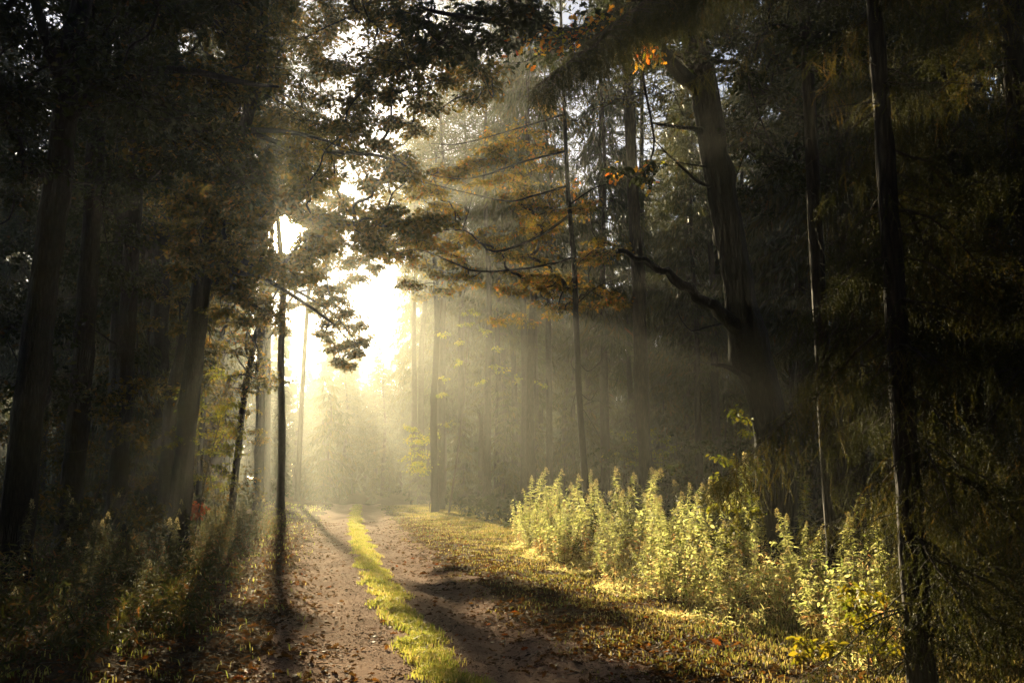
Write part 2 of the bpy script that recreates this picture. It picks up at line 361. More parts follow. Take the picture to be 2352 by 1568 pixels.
# ------------------------------------------------------------------ goldenrod and other tall weeds
def rod_parts(seed, h=1.5, leaves=110, tm=None, ls=1.0):
    reseed(seed)
    lean = R.normal(0, .1, 2); f = np.linspace(0, 1, 9)
    pts = np.stack([lean[0] * f ** 2 * h, lean[1] * f ** 2 * h, f * h], -1)
    nod = R.uniform(0, 6.28); pts[-1, :2] += .06 * np.array([math.cos(nod), math.sin(nod)]); pts[-1, 2] -= .03
    st = MB(); tube(st, pts, np.linspace(.006, .0025, 9), 4, .5)
    lf = MB(); k = leaves; ft = R.uniform(.12, .97, k) ** .8
    base = np.stack([np.interp(ft, f, pts[:, i]) for i in range(3)], -1)
    sz = .165 * ls * h / 1.5 * (1.12 - ft) ** .6 * R.uniform(.7, 1.2, k)
    Mx = frames(R.uniform(0, 6.28, k), R.normal(.5, .3, k), R.normal(0, .5, k), sz)
    lf.inst(*(tm or LANCE), Mx, base, np.clip(R.normal(.4, .16, k) + .4 * (ft < .35), 0, 1))
    pl = MB(); k = 70; a = R.uniform(0, 6.28, k); q = R.uniform(0, 1, k)
    rr = .05 * (1 - q) * R.uniform(.3, 1, k); top = pts[-1]
    base = np.stack([top[0] + rr * np.cos(a), top[1] + rr * np.sin(a), top[2] - .10 + .13 * q], -1)
    pl.inst(*DIAM, frames(a, R.uniform(-.3, 1.2, k), R.uniform(0, 3, k), R.uniform(.015, .036, k)), base, R.uniform(0, 1, k))
    return st.data('stem'), lf.data('leaf_cluster'), pl.data('flower_plume')
ROD = []; WEED = []
for s in range(6):
    a, b, c = rod_parts(100 + s, 1.5, 170)
    a.materials.append(M['twig']); b.materials.append(M['rod_leaf']); c.materials.append(M['rod_plume']); ROD.append((a, b, c))
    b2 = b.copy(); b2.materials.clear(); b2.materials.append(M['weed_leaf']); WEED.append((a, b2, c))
def rod(x, y, h, i, label, group, name='goldenrod_plant'):
    r = thing(name, (x, y, float(gz(x, y)) - .02), label, 'plant', group, R.uniform(0, 6.28)); s = h / 1.5; r.scale = (s, s, s)
    if name == 'bushy_weed':
        link('stem', BUSHY[i % 4][0], r); link('leaf_cluster', BUSHY[i % 4][1], r); return r
    q = ROD if name == 'goldenrod_plant' else WEED
    link('stem', q[i][0], r); link('leaf_cluster', q[i][1], r); link('flower_plume', q[i][2], r); return r
BUSHY = []
for s_i in range(4):                                           # bushier weeds: several stems, broad leaves, no plume
    st = MB(); lf = MB(); reseed(150 + s_i)
    for q_ in range(4):
        f = np.linspace(0, 1, 8); az = R.uniform(0, 6.28); sp = R.uniform(.15, .45); hh_ = R.uniform(.8, 1.5)
        pts = np.stack([math.cos(az) * sp * f ** 1.3, math.sin(az) * sp * f ** 1.3, hh_ * f - .1 * sp * f ** 3], -1); tube(st, pts, np.linspace(.006, .002, 8), 4, .5)
        k = 60; ft = R.uniform(.2, 1, k); b_ = np.stack([np.interp(ft, f, pts[:, i]) for i in range(3)], -1) + R.normal(0, .03, (k, 3))
        lf.inst(*OVAL, frames(R.uniform(0, 6.28, k), R.normal(0, .5, k), R.normal(0, .5, k), R.uniform(.05, .12, k)), b_, np.clip(R.normal(.45, .25, k), 0, 1))
    a = st.data('stem'); b = lf.data('leaf_cluster'); a.materials.append(M['twig']); b.materials.append(M['rod_leaf']); BUSHY.append((a, b))
reseed(21)
# front edge of the right-hand bank, as points on the ground
edge = np.array([G(u, v, .12)[:2] for u, v in ((1172, 1258), (1290, 1300), (1400, 1345), (1560, 1400), (1700, 1440), (1860, 1480), (1960, 1530))])
ex = np.interp
ey = edge[:, 1][::-1]; exx = edge[:, 0][::-1]
gr = 'goldenrod stems in the sunny bank right of the track'
cnt = 0
while cnt < 240:
    y = float(ydist(1, 8.6, 27, .8)[0]); off = R.exponential(1.1); x = float(np.interp(y, ey, exx)) + .15 + off * 1.0
    if off > 4: continue
    if y > 24.4 and x < .1: continue
    if y < 10.5 and off > 1.3: continue
    u = 1176 + F * x / y
    if u > 2120: continue
    if patch(x, y, 1.25, 2.2) < .36: continue
    # tall ones stand in bunches
    hh = R.uniform(.85, 1.25) * (1 + .2 * math.sin(x * 3.1 + y * 1.3)) * (0.95 if y < 12 else 1.22) * (.72 if off < .35 else 1)
    if R.uniform() < .2: r = rod(x, y, hh * .85, int(R.integers(6)), 'brown dying weed stem packed among the goldenrod in the sunlit bank', 'dying weed stems among the goldenrod', 'dead_weed')
    elif R.uniform() < .3: r = rod(x, y, hh * .85, int(R.integers(6)), 'broad-leaved bushy weed packed among the goldenrod in the sunlit bank', 'bushy weeds among the goldenrod', 'bushy_weed')
    else: r = rod(x, y, hh, int(R.integers(6)), 'pale green goldenrod stem packed among others in the sunlit bank right of the track', gr)
    r.rotation_euler = (R.normal(0, .13), R.normal(0, .13), R.uniform(0, 6.28)); cnt += 1
special = [(1480, 1330, 1078, 17.6, 'tallest goldenrod stem, standing up alone in front of the rough dark trunk'),
           (1215, 1262, 1090, 24.4, 'goldenrod stem forming the left tip of the sunlit bank'),
           (1318, 1300, 1105, 21, 'goldenrod stem with a pale tip just left of the thin sapling'),
           (1610, 1400, 1130, 14.8, 'goldenrod stem with a pale fluffy tip left of the spruce bough'),
           (1820, 1440, 1165, 12, 'broad goldenrod stem in front of the base of the leaning oak'),
           (1925, 1470, 1190, 10.6, 'goldenrod stem with a nodding tip beside the spruce trunk'),
           (1885, 1470, 1205, 10.9, 'shorter goldenrod stem leaning left beside the nodding one'),
           (2120, 1500, 1185, 8.6, 'lone goldenrod stem growing just right of the spruce trunk')]
for u, vb, vt, Y, lab in special:
    p = P(u, vb, Y); tz = P(u, vt, Y)[2]; rod(p[0], Y, tz - float(gz(p[0], Y)), int(R.integers(6)), lab, None)
# left-hand bank: same plants in darker leaf colours that also stand in for shade
for i in range(110):
    y = float(ydist(1, 8, 30, .75)[0]); t = -2.5 - R.exponential(1.4) - .25 * (y < 14)
    if t < -7.5: continue
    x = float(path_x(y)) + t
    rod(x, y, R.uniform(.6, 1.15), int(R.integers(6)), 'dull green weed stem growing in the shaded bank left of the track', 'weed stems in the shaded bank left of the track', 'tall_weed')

# low filler growth under both banks
def fill(name, n, xy, size, hmax, tint, mat, tmpl, label, cat, p=1.0):
    x, y = xy; k = len(x); z = gz(x, y) + hmax * R.uniform(0, 1, k) ** p
    mb = MB(); mb.inst(*tmpl, frames(R.uniform(0, 6.28, k), R.normal(0, .7, k), R.normal(0, .8, k), size), np.stack([x, y, z], -1), tint)
    return tag(mb.build(name, mat), label, cat, kind='stuff')
n = 42000; y = ydist(n, 8.3, 28, .8); off = R.exponential(1.3, n); x = np.interp(y, ey, exx) + .2 + off - .3 * patch(off, y, 1.5) + .25 * np.sin(y * 2.1)
keep = ((y < 24.3) | (x > .2)) & (off < 5) & (patch(x, y, 1.4, 3) > .28); x, y = x[keep], y[keep]; k = len(x)
hm = .55 * (.4 + .8 * patch(x, y, 1.8, 5)) * np.clip((x - np.interp(y, ey, exx)) / 1.2 + .1, .1, 1)
fill('undergrowth', n, (x, y), R.uniform(.03, .08, k), hm, np.clip(R.normal(.62, .22, k), 0, 1), M['rod_leaf'], LANCE,
     'tangled low green and brown leaves under the goldenrod right of the track', 'undergrowth')
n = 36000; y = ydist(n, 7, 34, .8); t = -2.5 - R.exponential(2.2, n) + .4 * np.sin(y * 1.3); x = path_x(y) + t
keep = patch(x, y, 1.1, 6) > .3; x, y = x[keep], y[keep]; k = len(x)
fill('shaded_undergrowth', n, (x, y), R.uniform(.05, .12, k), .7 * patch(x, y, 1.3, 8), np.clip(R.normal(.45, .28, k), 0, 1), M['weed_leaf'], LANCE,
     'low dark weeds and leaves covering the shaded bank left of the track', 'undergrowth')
# knee-high growth over the whole woodland floor
n = 60000; y = ydist(n, 22, 130, 1.1); x = R.uniform(-1, 1, n) * (y * .62 + 3); t = x - path_x(y)
keep = (np.abs(t) > 4.5) & (patch(x, y, .5, 2) > .3); x, y = x[keep], y[keep]; k = len(x)
fill('woodland_floor_growth', n, (x, y), R.uniform(.12, .3, k) * (1 + y / 120), .9 * patch(x, y, .4, 1) + .05, R.uniform(0, .6, k), M['oak_dark'], OVAL,
     'low bilberry and fern growth on the floor of the misty wood', 'undergrowth')

# ------------------------------------------------------------------ broadleaf trees built from a trunk and leaf clusters
def cluster_points(c, r, k, flat=.5):
    d = R.normal(size=(k, 3)); d /= np.linalg.norm(d, axis=1)[:, None]; q = R.uniform(0, 1, k) ** .45
    return c + d * q[:, None] * r * np.array([1, 1, flat])
def leafy(name, label, trunk, trad, clusters, leafmat, bark, tmpl=OAK, lsize=.1, lean_top=None, group=None, extra_limbs=(), cat='tree', segs=12, tw=6, per=16, tint=(.35, .25), lr=1.0, flat=.5):
    """trunk: world points; clusters: (centre, radius, leaves); limbs run from the trunk to every cluster, twigs fan out in it and carry the leaves"""
    base = np.array(trunk[0], float); base[2] = float(gz(base[0], base[1])) - .15
    tp = smooth_path([base] + [np.array(q, float) for q in trunk[1:]], 34)
    tr = np.interp(np.linspace(0, 1, 34), np.linspace(0, 1, len(trad)), trad); tr[0] *= 1.35; tr[1] *= 1.1
    root = thing(name, base, label, cat, group)
    if tmpl is OAK and name == 'oak_tree' and lsize < .15: clusters = [(c, r, int(q * 1.7)) for c, r, q in clusters]
    mb = MB()
    if segs >= 12:                                             # furrowed bark with swellings and old knots
        nr = 120; f_ = np.linspace(0, 1, 34); g_ = np.linspace(0, 1, nr); tq = np.stack([np.interp(g_, f_, tp[:, i]) for i in range(3)], -1); rq = np.interp(g_, f_, tr)
        sg = segs * 3; b0 = len(mb.v); tube(mb, tq - base, rq, sg, .5)
        V = mb.v[-1]; ax = np.repeat(tq - base, sg, 0); d = V[:nr * sg] - ax; th = np.tile(np.arange(sg) * 2 * math.pi / sg, nr); hz_ = np.repeat(tq[:, 2], sg)
        fr = .035 * np.sin(th * 9 + 1.3 * np.sin(hz_ * 2.1)) + .03 * np.sin(th * 14 - 2 * np.sin(hz_ * 1.3) + 1) + .04 * np.sin(hz_ * 3.1 + th * 2) + .03 * np.sin(hz_ * 7.3 + th) + R.normal(0, .018, nr * sg)
        for _ in range(14):
            zk = R.uniform(base[2] + .5, base[2] + 11); tk_ = R.uniform(0, 6.28); dd = (np.angle(np.exp(1j * (th - tk_))) / .5) ** 2 + ((hz_ - zk) / R.uniform(.1, .25)) ** 2; fr = fr + R.uniform(.1, .3) * np.exp(-dd)
        V[:nr * sg] = ax + d * (1 + fr)[:, None]
    else: tube(mb, tp - base, tr, segs, .5, lump=.05)
    mb.build('trunk', bark, root, smooth=True)
    br = MB(); lv = MB(); LB, LY, LP, LS, LT = [], [], [], [], []
    for pts, rads in extra_limbs:
        sp = smooth_path(pts, 18); tube(br, sp - base, np.interp(np.linspace(0, 1, 18), np.linspace(0, 1, len(rads)), rads), 8, .5, lump=.06)
    # boughs: every cluster hangs on the nearest bough already grown, so limbs fork instead of fanning out of the trunk
    cs = [np.asarray(c, float) for c, _, _ in clusters]; C_ = np.array(cs) if cs else np.zeros((0, 3)); nC = len(cs)
    if nC:
        hd = np.array([np.min(np.linalg.norm(tp[6:] - c, axis=1)) for c in C_])
        done = np.zeros(nC, bool); cost = np.zeros(nC); par = np.full(nC, -1); att = [None] * nC; best = hd * 1.6 + .6; bp_ = np.full(nC, -1); order = []
        for _ in range(nC):
            q = np.where(done, 1e9, best); i = int(q.argmin()); done[i] = True; order.append(i); par[i] = bp_[i]
            cost[i] = 0 if bp_[i] < 0 else cost[bp_[i]] + np.linalg.norm(C_[i] - C_[bp_[i]]) * .25
            dd = np.linalg.norm(C_ - C_[i], axis=1) + cost[i] * .5; up = dd < best; bp_ = np.where(up & ~done, i, bp_); best = np.where(up & ~done, dd, best)
        cntd = np.ones(nC)
        for i in order[::-1]:
            if par[i] >= 0: cntd[par[i]] += cntd[i]
        for i in order:
            c = C_[i]
            if par[i] >= 0: a = C_[par[i]]; ra = min(.11, .009 * cntd[i] ** .5 + .005)
            else:
                zt = c[2] - .5 * hd[i]; j = 6 + int(np.argmin(np.abs(tp[6:, 2] - zt) + .25 * np.linalg.norm(tp[6:, :2] - c[:2], axis=1))); a = tp[j]; ra = min(tr[j] * .55, .02 + .012 * cntd[i] ** .5)
            L = np.linalg.norm(c - a); ra *= lr
            if L > 12: continue
            sag = np.array([0, 0, .10 * L if par[i] < 0 else .03 * L]); m1 = a * .66 + c * .34 + R.normal(0, .09 * L, 3) + sag; m2 = a * .3 + c * .7 + R.normal(0, .09 * L, 3) + sag
            tube(br, smooth_path([a, m1, m2, c], 10) - base, np.linspace(ra, ra * .55, 10), 5, .5)
    for c, r, nl in clusters:
        c = np.asarray(c, float)
        nt = max(3, int(nl / per))
        ends = cluster_points(c, r, nt, flat)
        for e in ends:
            s = c + (e - c) * R.uniform(0, .35) + R.normal(0, .05 * r, 3); m = (s + e) / 2 + R.normal(0, .08 * r, 3)
            pp = smooth_path([s, m, e], 6); tube(br, pp - base, np.linspace(.008, .003, 6) * min(1, lr * 1.5), 3, .5, cap=False)
            k = int(per); f = R.uniform(.25, 1.05, k)
            bpos = s + (e - s) * f[:, None] + (m - (s + e) / 2) * (4 * f * (1 - f))[:, None] * .5 + R.normal(0, .09 * r ** .5, (k, 3)) * np.array([1, 1, .55])
            LB.append(bpos); yw = math.atan2(e[1] - s[1], e[0] - s[0]); LY.append(yw + R.normal(0, 1.2, k)); LP.append(R.normal(-.35, .45, k))
            LS.append(lsize * R.uniform(.6, 1.25, k)); LT.append(np.clip(tint[0] + R.normal(0, .1) + R.normal(0, tint[1], k), 0, 1))
    if LB:
        LBc = np.concatenate(LB); k = len(LBc); dv = LBc - np.array([0, 0, CAM_H]); dv /= np.linalg.norm(dv, axis=1)[:, None]
        s2 = ray(661, 526); s2 = s2 / np.linalg.norm(s2)
        ph_ = np.arctan2(dv[:, 2] - s2[2], dv[:, 0] - s2[0])
        g = np.arccos(np.clip(dv @ s2, -1, 1)) > .0122 * (1 + .35 * np.sin(3 * ph_ + 1) + .25 * np.sin(7 * ph_) + .2 * np.sin(13 * ph_)) + .008 * R.uniform(0, 1, k) ** 3
        LY, LP, LS, LT = (np.concatenate(q)[g] for q in (LY, LP, LS, LT)); LBc = LBc[g]; k = len(LBc)
        lv.inst(*tmpl, frames(LY, LP, R.normal(0, .6, k), LS), LBc - base, LT)
        lv.build('crown', leafmat, root)
    if br.v: br.build('branches', bark, root, smooth=True)
    return root
def blob(u, v, Y, r, nl): return (P(u, v, Y), r, nl)
def band(n, us, vs, Ys, rs, nl):
    """n clusters spread over a stretch of the view and a range of depths"""
    out = []
    for _ in range(n):
        Y = R.uniform(*Ys); out.append((P(R.uniform(*us), R.uniform(*vs), Y), R.uniform(*rs), nl))
    return out

# ------------------------------------------------------------------ the leaning oak right of the track
reseed(31)
OY = 16.0
def pr(*p, Y=OY): return [P(u, v, Y) for u, v in p]
otr = [P(1800, 1332, OY), P(1782, 1120, OY), P(1765, 957, OY), P(1718, 781, OY), P(1700, 690, OY), P(1679, 554, OY), P(1650, 403, OY), P(1625, 252, OY), P(1605, 140, OY - .2), P(1560, -40, OY - .6), P(1520, -260, OY - 1), P(1500, -500, OY - 1)]
limbs = [
    ([P(1722, 790, OY), P(1688, 745, OY - .15), P(1655, 722, OY - .3), P(1638, 698, OY - .35), P(1604, 688, OY - .4), P(1586, 660, OY - .5), P(1554, 650, OY - .5), P(1534, 622, OY - .6), P(1514, 624, OY - .6), P(1488, 600, OY - .6), P(1456, 593, OY - .7), P(1438, 578, OY - .7), P(1415, 577, OY - .7)], [.16, .11, .085, .08, .06, .045, .04]),
    ([P(1625, 300, OY), P(1590, 296, OY - .3), P(1540, 289, OY - .5), P(1498, 283, OY - .6)], [.06, .04, .03, .02]),
    ([P(1645, 432, OY), P(1605, 418, OY - .2), P(1570, 388, OY - .3), P(1530, 350, OY - .4), P(1496, 315, OY - .5)], [.035, .028, .02, .014, .006]),
    ([P(1640, 386, OY), P(1600, 380, OY - .2), P(1553, 372, OY - .3)], [.02, .014, .006]),
    ([P(1530, 350, OY - .4), P(1515, 345, OY - .4), P(1500, 346, OY - .4)], [.01, .006, .003]),
    ([P(1665, 742, OY - .2), P(1620, 752, OY - .3), P(1590, 760, OY - .4), P(1565, 735, OY - .4), P(1553, 700, OY - .4)], [.022, .016, .012, .008, .004]),
    ([P(1590, 760, OY - .4), P(1610, 768, OY - .4)], [.01, .004]),
    ([P(1740, 880, OY), P(1705, 862, OY - .3), P(1670, 842, OY - .4), P(1634, 836, OY - .5)], [.05, .045, .04, .015]),
    ([P(1608, 210, OY), P(1555, 160, OY - .8), P(1510, 110, OY - 1.6), P(1470, 50, OY - 2.2), P(1430, -30, OY - 2.6)], [.16, .12, .1, .09, .06]),
    ([P(1480, 60, OY - 2.2), P(1430, 62, OY - 3), P(1330, 75, OY - 3.6), P(1200, 58, OY - 4), P(1080, 42, OY - 4.4), P(960, 20, OY - 4.8)], [.08, .06, .05, .045, .035, .02]),
    ([P(1555, 725, OY), P(1553, 700, OY - .4)], [.004, .003]),
]
cl = []
for _ in range(46): cl.append(blob(R.uniform(1250, 2050), R.uniform(-320, 130), R.uniform(11, 20), R.uniform(.7, 1.2), 210))
for u, v in ((1040, 60), (1100, 30), (960, 40), (1180, 20), (1150, 90), (1080, 110), (1010, 100), (1230, 40)): cl.append(blob(u, v, R.uniform(11, 12), .45, 150))
for u, v in ((1275, 85), (1320, 80), (1365, 62), (1405, 55), (1425, 85), (1480, 95), (1500, 130), (1475, 410), (1415, 395), (1490, 380)): cl.append(blob(u, v, 12.2, .17, 26))
for _ in range(26): cl.append(blob(R.uniform(1420, 1600), R.uniform(-60, 160), R.uniform(13, 20), .7, 150))
cl += [blob(R.uniform(1640, 1780), R.uniform(-100, 480), R.uniform(19, 26), .9, 170) for _ in range(26)]
for _ in range(22): cl.append(blob(R.uniform(1700, 1920), R.uniform(60, 420), R.uniform(14, 20), .6, 130))
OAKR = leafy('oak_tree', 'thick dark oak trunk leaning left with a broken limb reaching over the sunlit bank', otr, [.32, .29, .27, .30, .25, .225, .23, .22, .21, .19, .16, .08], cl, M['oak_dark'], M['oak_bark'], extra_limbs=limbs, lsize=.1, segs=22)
reseed(32)
M['sunlit_tone_leaf'] = leaf_mat("sunlit_tone_autumn_leaf", [(0, (.30, .30, .03)), (.35, (.42, .26, .03)), (.7, (.48, .17, .025)), (1, (.40, .07, .02))], trans=.6, tcol=1.9)  # autumn leaf colours, brightened to look lit by the sun
mb = MB(); bo = np.array(OAKR.location)
for u, v, n_, r in ((1265, 88, 14, .10), (1290, 84, 16, .1), (1315, 76, 18, .1), (1340, 72, 14, .09), (1362, 62, 14, .08), (1405, 35, 12, .07), (1412, 60, 16, .09), (1428, 80, 20, .09), (1432, 98, 8, .05), (1478, 95, 8, .06), (1505, 128, 10, .06), (1520, 30, 6, .06), (1470, 130, 8, .07), (1415, 400, 10, .07), (1485, 385, 10, .08), (1490, 420, 7, .06), (1230, 100, 10, .1), (1190, 95, 8, .1)):
    n_ *= 2; c = P(u, v, 11.7 if v < 200 else 15.2); off = c + R.normal(0, r, (n_, 3)) - bo
    mb.inst(*OAK, frames(R.uniform(0, 6.28, n_), R.normal(-.6, .5, n_), R.normal(0, .7, n_), R.uniform(.07, .13, n_)), off, np.clip(R.normal(.5, .3, n_), 0, 1))
o = mb.build('leaf_spray', M['sunlit_tone_leaf'], OAKR); o["label"] = 'yellow and orange leaves coloured bright as if sunlit'
# ------------------------------------------------------------------ sapling with golden boughs
SY = 22.0
str_ = [P(1352, 1266, SY), P(1346, 1130, SY), P(1332, 940, SY), P(1325, 780, SY), P(1318, 600, SY), P(1304, 430, SY), P(1297, 270, SY), P(1290, 100, SY), P(1286, -120, SY)]
def limb(p, r0, r1, Y0=SY, dY=-.25):
    return ([P(u, v, Y0 + dY * i) for i, (u, v) in enumerate(p)], [r0, (r0 + r1) / 2, r1])
sl = [limb([(1301, 347), (1200, 372), (1092, 408), (1006, 405), (930, 380)], .03, .006), limb([(1304, 427), (1230, 448), (1168, 462), (1060, 440), (960, 415)], .028, .006),
      limb([(1309, 493), (1238, 543), (1142, 578), (1100, 555), (1062, 528), (966, 533), (915, 540)], .035, .006), limb([(1062, 528), (1075, 490), (1084, 455)], .012, .006, SY - 1),
      limb([(1320, 590), (1243, 611), (1107, 624), (1042, 604), (961, 573), (905, 585)], .032, .006), limb([(1107, 624), (1080, 640), (1060, 645)], .01, .004, SY - .5),
      limb([(1298, 262), (1200, 292), (1060, 330), (990, 330)], .025, .006), limb([(1142, 578), (1200, 560), (1290, 500)], .01, .004),
      limb([(1322, 700), (1370, 660), (1420, 640)], .015, .004), limb([(1332, 835), (1350, 852), (1372, 838), (1388, 815)], .012, .004, SY, -.05), limb([(1336, 905), (1356, 918), (1374, 892)], .012, .004, SY, -.05),
      limb([(1330, 862), (1312, 836), (1318, 812)], .012, .004, SY, -.05), limb([(1330, 880), (1318, 918), (1311, 955)], .009, .003, SY, -.05), limb([(1340, 940), (1362, 975), (1392, 1030)], .008, .002, SY, -.05), limb([(1340, 930), (1375, 920), (1400, 950)], .007, .002, SY, -.05), limb([(1308, 470), (1370, 430), (1430, 420)], .02, .004)]
cl = []
for a, b, n_, sp in (((1290, 345), (1000, 400), 11, 22), ((1290, 440), (960, 410), 12, 26), ((1300, 500), (1140, 575), 7, 26), ((1100, 540), (930, 470), 10, 34), ((1240, 600), (960, 575), 9, 26), ((1060, 480), (940, 440), 5, 24), ((1280, 290), (1060, 330), 8, 26), ((1270, 520), (1180, 440), 7, 40), ((1330, 420), (1400, 660), 9, 40), ((1000, 640), (1100, 660), 4, 16), ((1240, 620), (1330, 700), 7, 36), ((1150, 500), (1440, 560), 12, 50), ((1180, 620), (1430, 700), 12, 50), ((1000, 350), (1280, 330), 8, 40), ((990, 610), (880, 560), 11, 34), ((1125, 650), (1285, 720), 11, 34)):
    for i in range(n_):
        f = (i + R.uniform(0, 1)) / n_; cl.append(blob(a[0] + (b[0] - a[0]) * f + R.normal(0, 8), a[1] + (b[1] - a[1]) * f + R.normal(0, sp), SY + .9 + R.normal(0, .6), R.uniform(.26, .6), 130))
leafy('sapling', 'thin dark sapling with long boughs of golden leaves rising from the sunlit bank', str_, [.085, .078, .074, .068, .062, .052, .045, .04, .02], cl, M['gold_leaf'], M['oak_bark'], extra_limbs=sl, lsize=.085, tint=(.45, .28), segs=9, flat=.28, lr=.6)
# lichen-covered dead twigs low on it are part of the sapling's own branches
# ------------------------------------------------------------------ trees of the left side
reseed(33)
def reg(n_, us, vs, Ys, rs, nl, ok=lambda u, v: True):
    out = []
    while len(out) < n_:
        u, v = R.uniform(*us), R.uniform(*vs)
        if ok(u, v): out.append((P(u, v, R.uniform(*Ys)), R.uniform(*rs), nl))
    return out
def shut(u, v):
    """true where the photograph has closed canopy left of the opening"""
    if (u - 650) ** 2 + (v - 536) ** 2 < 62 ** 2: return False
    lim = 1010 if v < 230 else (880 - (v - 230) * 1.0 if v < 420 else 600)
    if 790 < u < 860 and 40 < v < 130: return False
    return u < lim
def shut2(u, v):
    return not (790 < u < 870 and 30 < v < 140) and not (690 < u and v > 330 and R.uniform() < .6) and (u - 650) ** 2 + (v - 536) ** 2 > 120 ** 2
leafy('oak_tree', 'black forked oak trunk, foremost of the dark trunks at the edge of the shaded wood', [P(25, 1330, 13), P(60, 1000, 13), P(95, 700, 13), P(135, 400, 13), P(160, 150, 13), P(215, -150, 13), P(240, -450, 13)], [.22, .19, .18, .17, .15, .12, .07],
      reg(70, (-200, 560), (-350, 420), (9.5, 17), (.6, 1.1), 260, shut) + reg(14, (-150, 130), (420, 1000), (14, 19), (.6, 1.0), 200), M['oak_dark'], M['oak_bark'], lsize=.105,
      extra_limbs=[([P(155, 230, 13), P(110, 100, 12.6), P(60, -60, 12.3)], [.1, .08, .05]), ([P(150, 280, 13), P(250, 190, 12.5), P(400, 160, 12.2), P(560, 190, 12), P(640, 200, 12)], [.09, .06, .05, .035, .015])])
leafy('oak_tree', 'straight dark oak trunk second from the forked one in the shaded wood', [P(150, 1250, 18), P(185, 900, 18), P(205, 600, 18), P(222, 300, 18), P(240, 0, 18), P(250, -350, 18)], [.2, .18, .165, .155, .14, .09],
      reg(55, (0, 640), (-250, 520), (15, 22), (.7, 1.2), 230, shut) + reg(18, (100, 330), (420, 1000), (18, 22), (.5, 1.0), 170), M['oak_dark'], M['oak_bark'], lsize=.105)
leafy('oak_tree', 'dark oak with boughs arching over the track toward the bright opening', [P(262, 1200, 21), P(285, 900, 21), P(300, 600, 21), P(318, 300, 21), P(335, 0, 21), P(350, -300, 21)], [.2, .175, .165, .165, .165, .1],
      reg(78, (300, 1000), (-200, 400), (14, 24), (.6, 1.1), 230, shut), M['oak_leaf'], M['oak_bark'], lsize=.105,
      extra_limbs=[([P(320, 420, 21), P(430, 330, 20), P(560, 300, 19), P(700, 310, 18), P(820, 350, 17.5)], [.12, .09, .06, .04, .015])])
# twin leaning trunks whose boughs hang into the opening
hang = [blob(u, v, R.uniform(17, 21), R.uniform(.3, .5), 210) for u, v in ((660, 480), (690, 510), (600, 545), (615, 590), (680, 590), (640, 620), (665, 640), (620, 480), (585, 520), (700, 600), (745, 575), (560, 640), (590, 700), (600, 620))]
hang += [blob(u, v, R.uniform(16, 20), R.uniform(.34, .55), 210) for u, v in ((720, 500), (770, 510), (820, 515), (870, 508), (925, 515), (960, 530), (845, 545), (890, 480), (700, 540), (790, 480), (600, 500), (570, 560), (590, 430), (640, 450), (700, 430), (740, 410), (560, 470), (990, 505), (860, 560))]
hang += [blob(u, v, R.uniform(15, 20), R.uniform(.3, .55), 190) for u, v in ((760, 350), (820, 350), (870, 330), (920, 370), (800, 300), (890, 400), (940, 400), (850, 420), (960, 300), (900, 280), (980, 250), (1060, 150), (1100, 165), (1030, 190), (960, 200), (900, 215), (1120, 200), (1085, 230), (850, 200), (1010, 130))]
leafy('oak_tree', 'leaning dark oak whose leafy boughs hang in front of the bright opening', [P(405, 1235, 20), P(432, 950, 20), P(455, 740, 20), P(468, 600, 20), P(500, 480, 19.8), P(560, 300, 19.5), P(600, 100, 19), P(620, -150, 19)], [.2, .19, .18, .17, .14, .12, .1, .06],
      hang + reg(46, (420, 640), (400, 660), (18, 24), (.4, .7), 200, shut) + reg(26, (520, 740), (400, 640), (17, 23), (.3, .5), 170, lambda u, v: (u - 650) ** 2 + (v - 536) ** 2 > 60 ** 2) + reg(24, (470, 640), (600, 820), (19, 24), (.3, .55), 120), M['oak_leaf'], M['oak_bark'], lsize=.1, tint=(.4, .28),
      extra_limbs=[([P(465, 620, 20), P(540, 590, 19.5), P(610, 640, 19.2), P(690, 690, 19), P(760, 740, 18.8), P(800, 780, 18.6)], [.08, .06, .05, .035, .02, .01]),
                   ([P(490, 500, 19.8), P(600, 480, 19), P(720, 500, 18.5), P(840, 515, 18), P(960, 525, 18)], [.08, .06, .05, .035, .01]),
                   ([P(560, 300, 19.5), P(680, 340, 19), P(780, 350, 18), P(880, 360, 18), P(950, 390, 18)], [.06, .05, .04, .03, .01])])
leafy('oak_tree', 'farther oak whose long bough hangs down in front of the bright opening', [P(592, 1182, 44), P(597, 1000, 44), P(600, 800, 44), P(606, 620, 44), P(615, 420, 44), P(620, 200, 44)], [.22, .2, .18, .16, .13, .06],
      [blob(u, v, R.uniform(41, 46), r * 1.08, 400) for u, v, r in ((800, 600, .7), (840, 590, .8), (870, 575, .7), (760, 590, .8), (900, 560, .6), (860, 615, .5), (820, 640, .6), (690, 640, .8), (730, 665, .9), (765, 690, .9), (790, 720, .9), (812, 750, .9), (828, 785, .7), (800, 790, .7), (755, 735, .9), (720, 700, .8), (780, 660, .7), (700, 600, .8), (740, 620, .8), (660, 700, .6), (640, 660, .8), (770, 800, .5), (785, 830, .5), (800, 840, .4), (820, 810, .5), (640, 760, .5), (745, 770, .6), (560, 700, .9), (540, 640, .9), (570, 780, .7), (520, 740, .8))] + reg(28, (690, 985), (360, 585), (32, 47), (.6, 1.0), 230, lambda u, v: (u - 650) ** 2 + (v - 536) ** 2 > 75 ** 2) + reg(14, (620, 780), (-40, 120), (34, 44), (.8, 1.3), 300),
      M['oak_leaf'], M['oak_bark'], lsize=.17, tint=(.45, .28),
      extra_limbs=[([P(604, 660, 44), P(660, 660, 44), P(720, 690, 43.5), P(775, 730, 43), P(820, 790, 43)], [.1, .08, .06, .04, .015])])
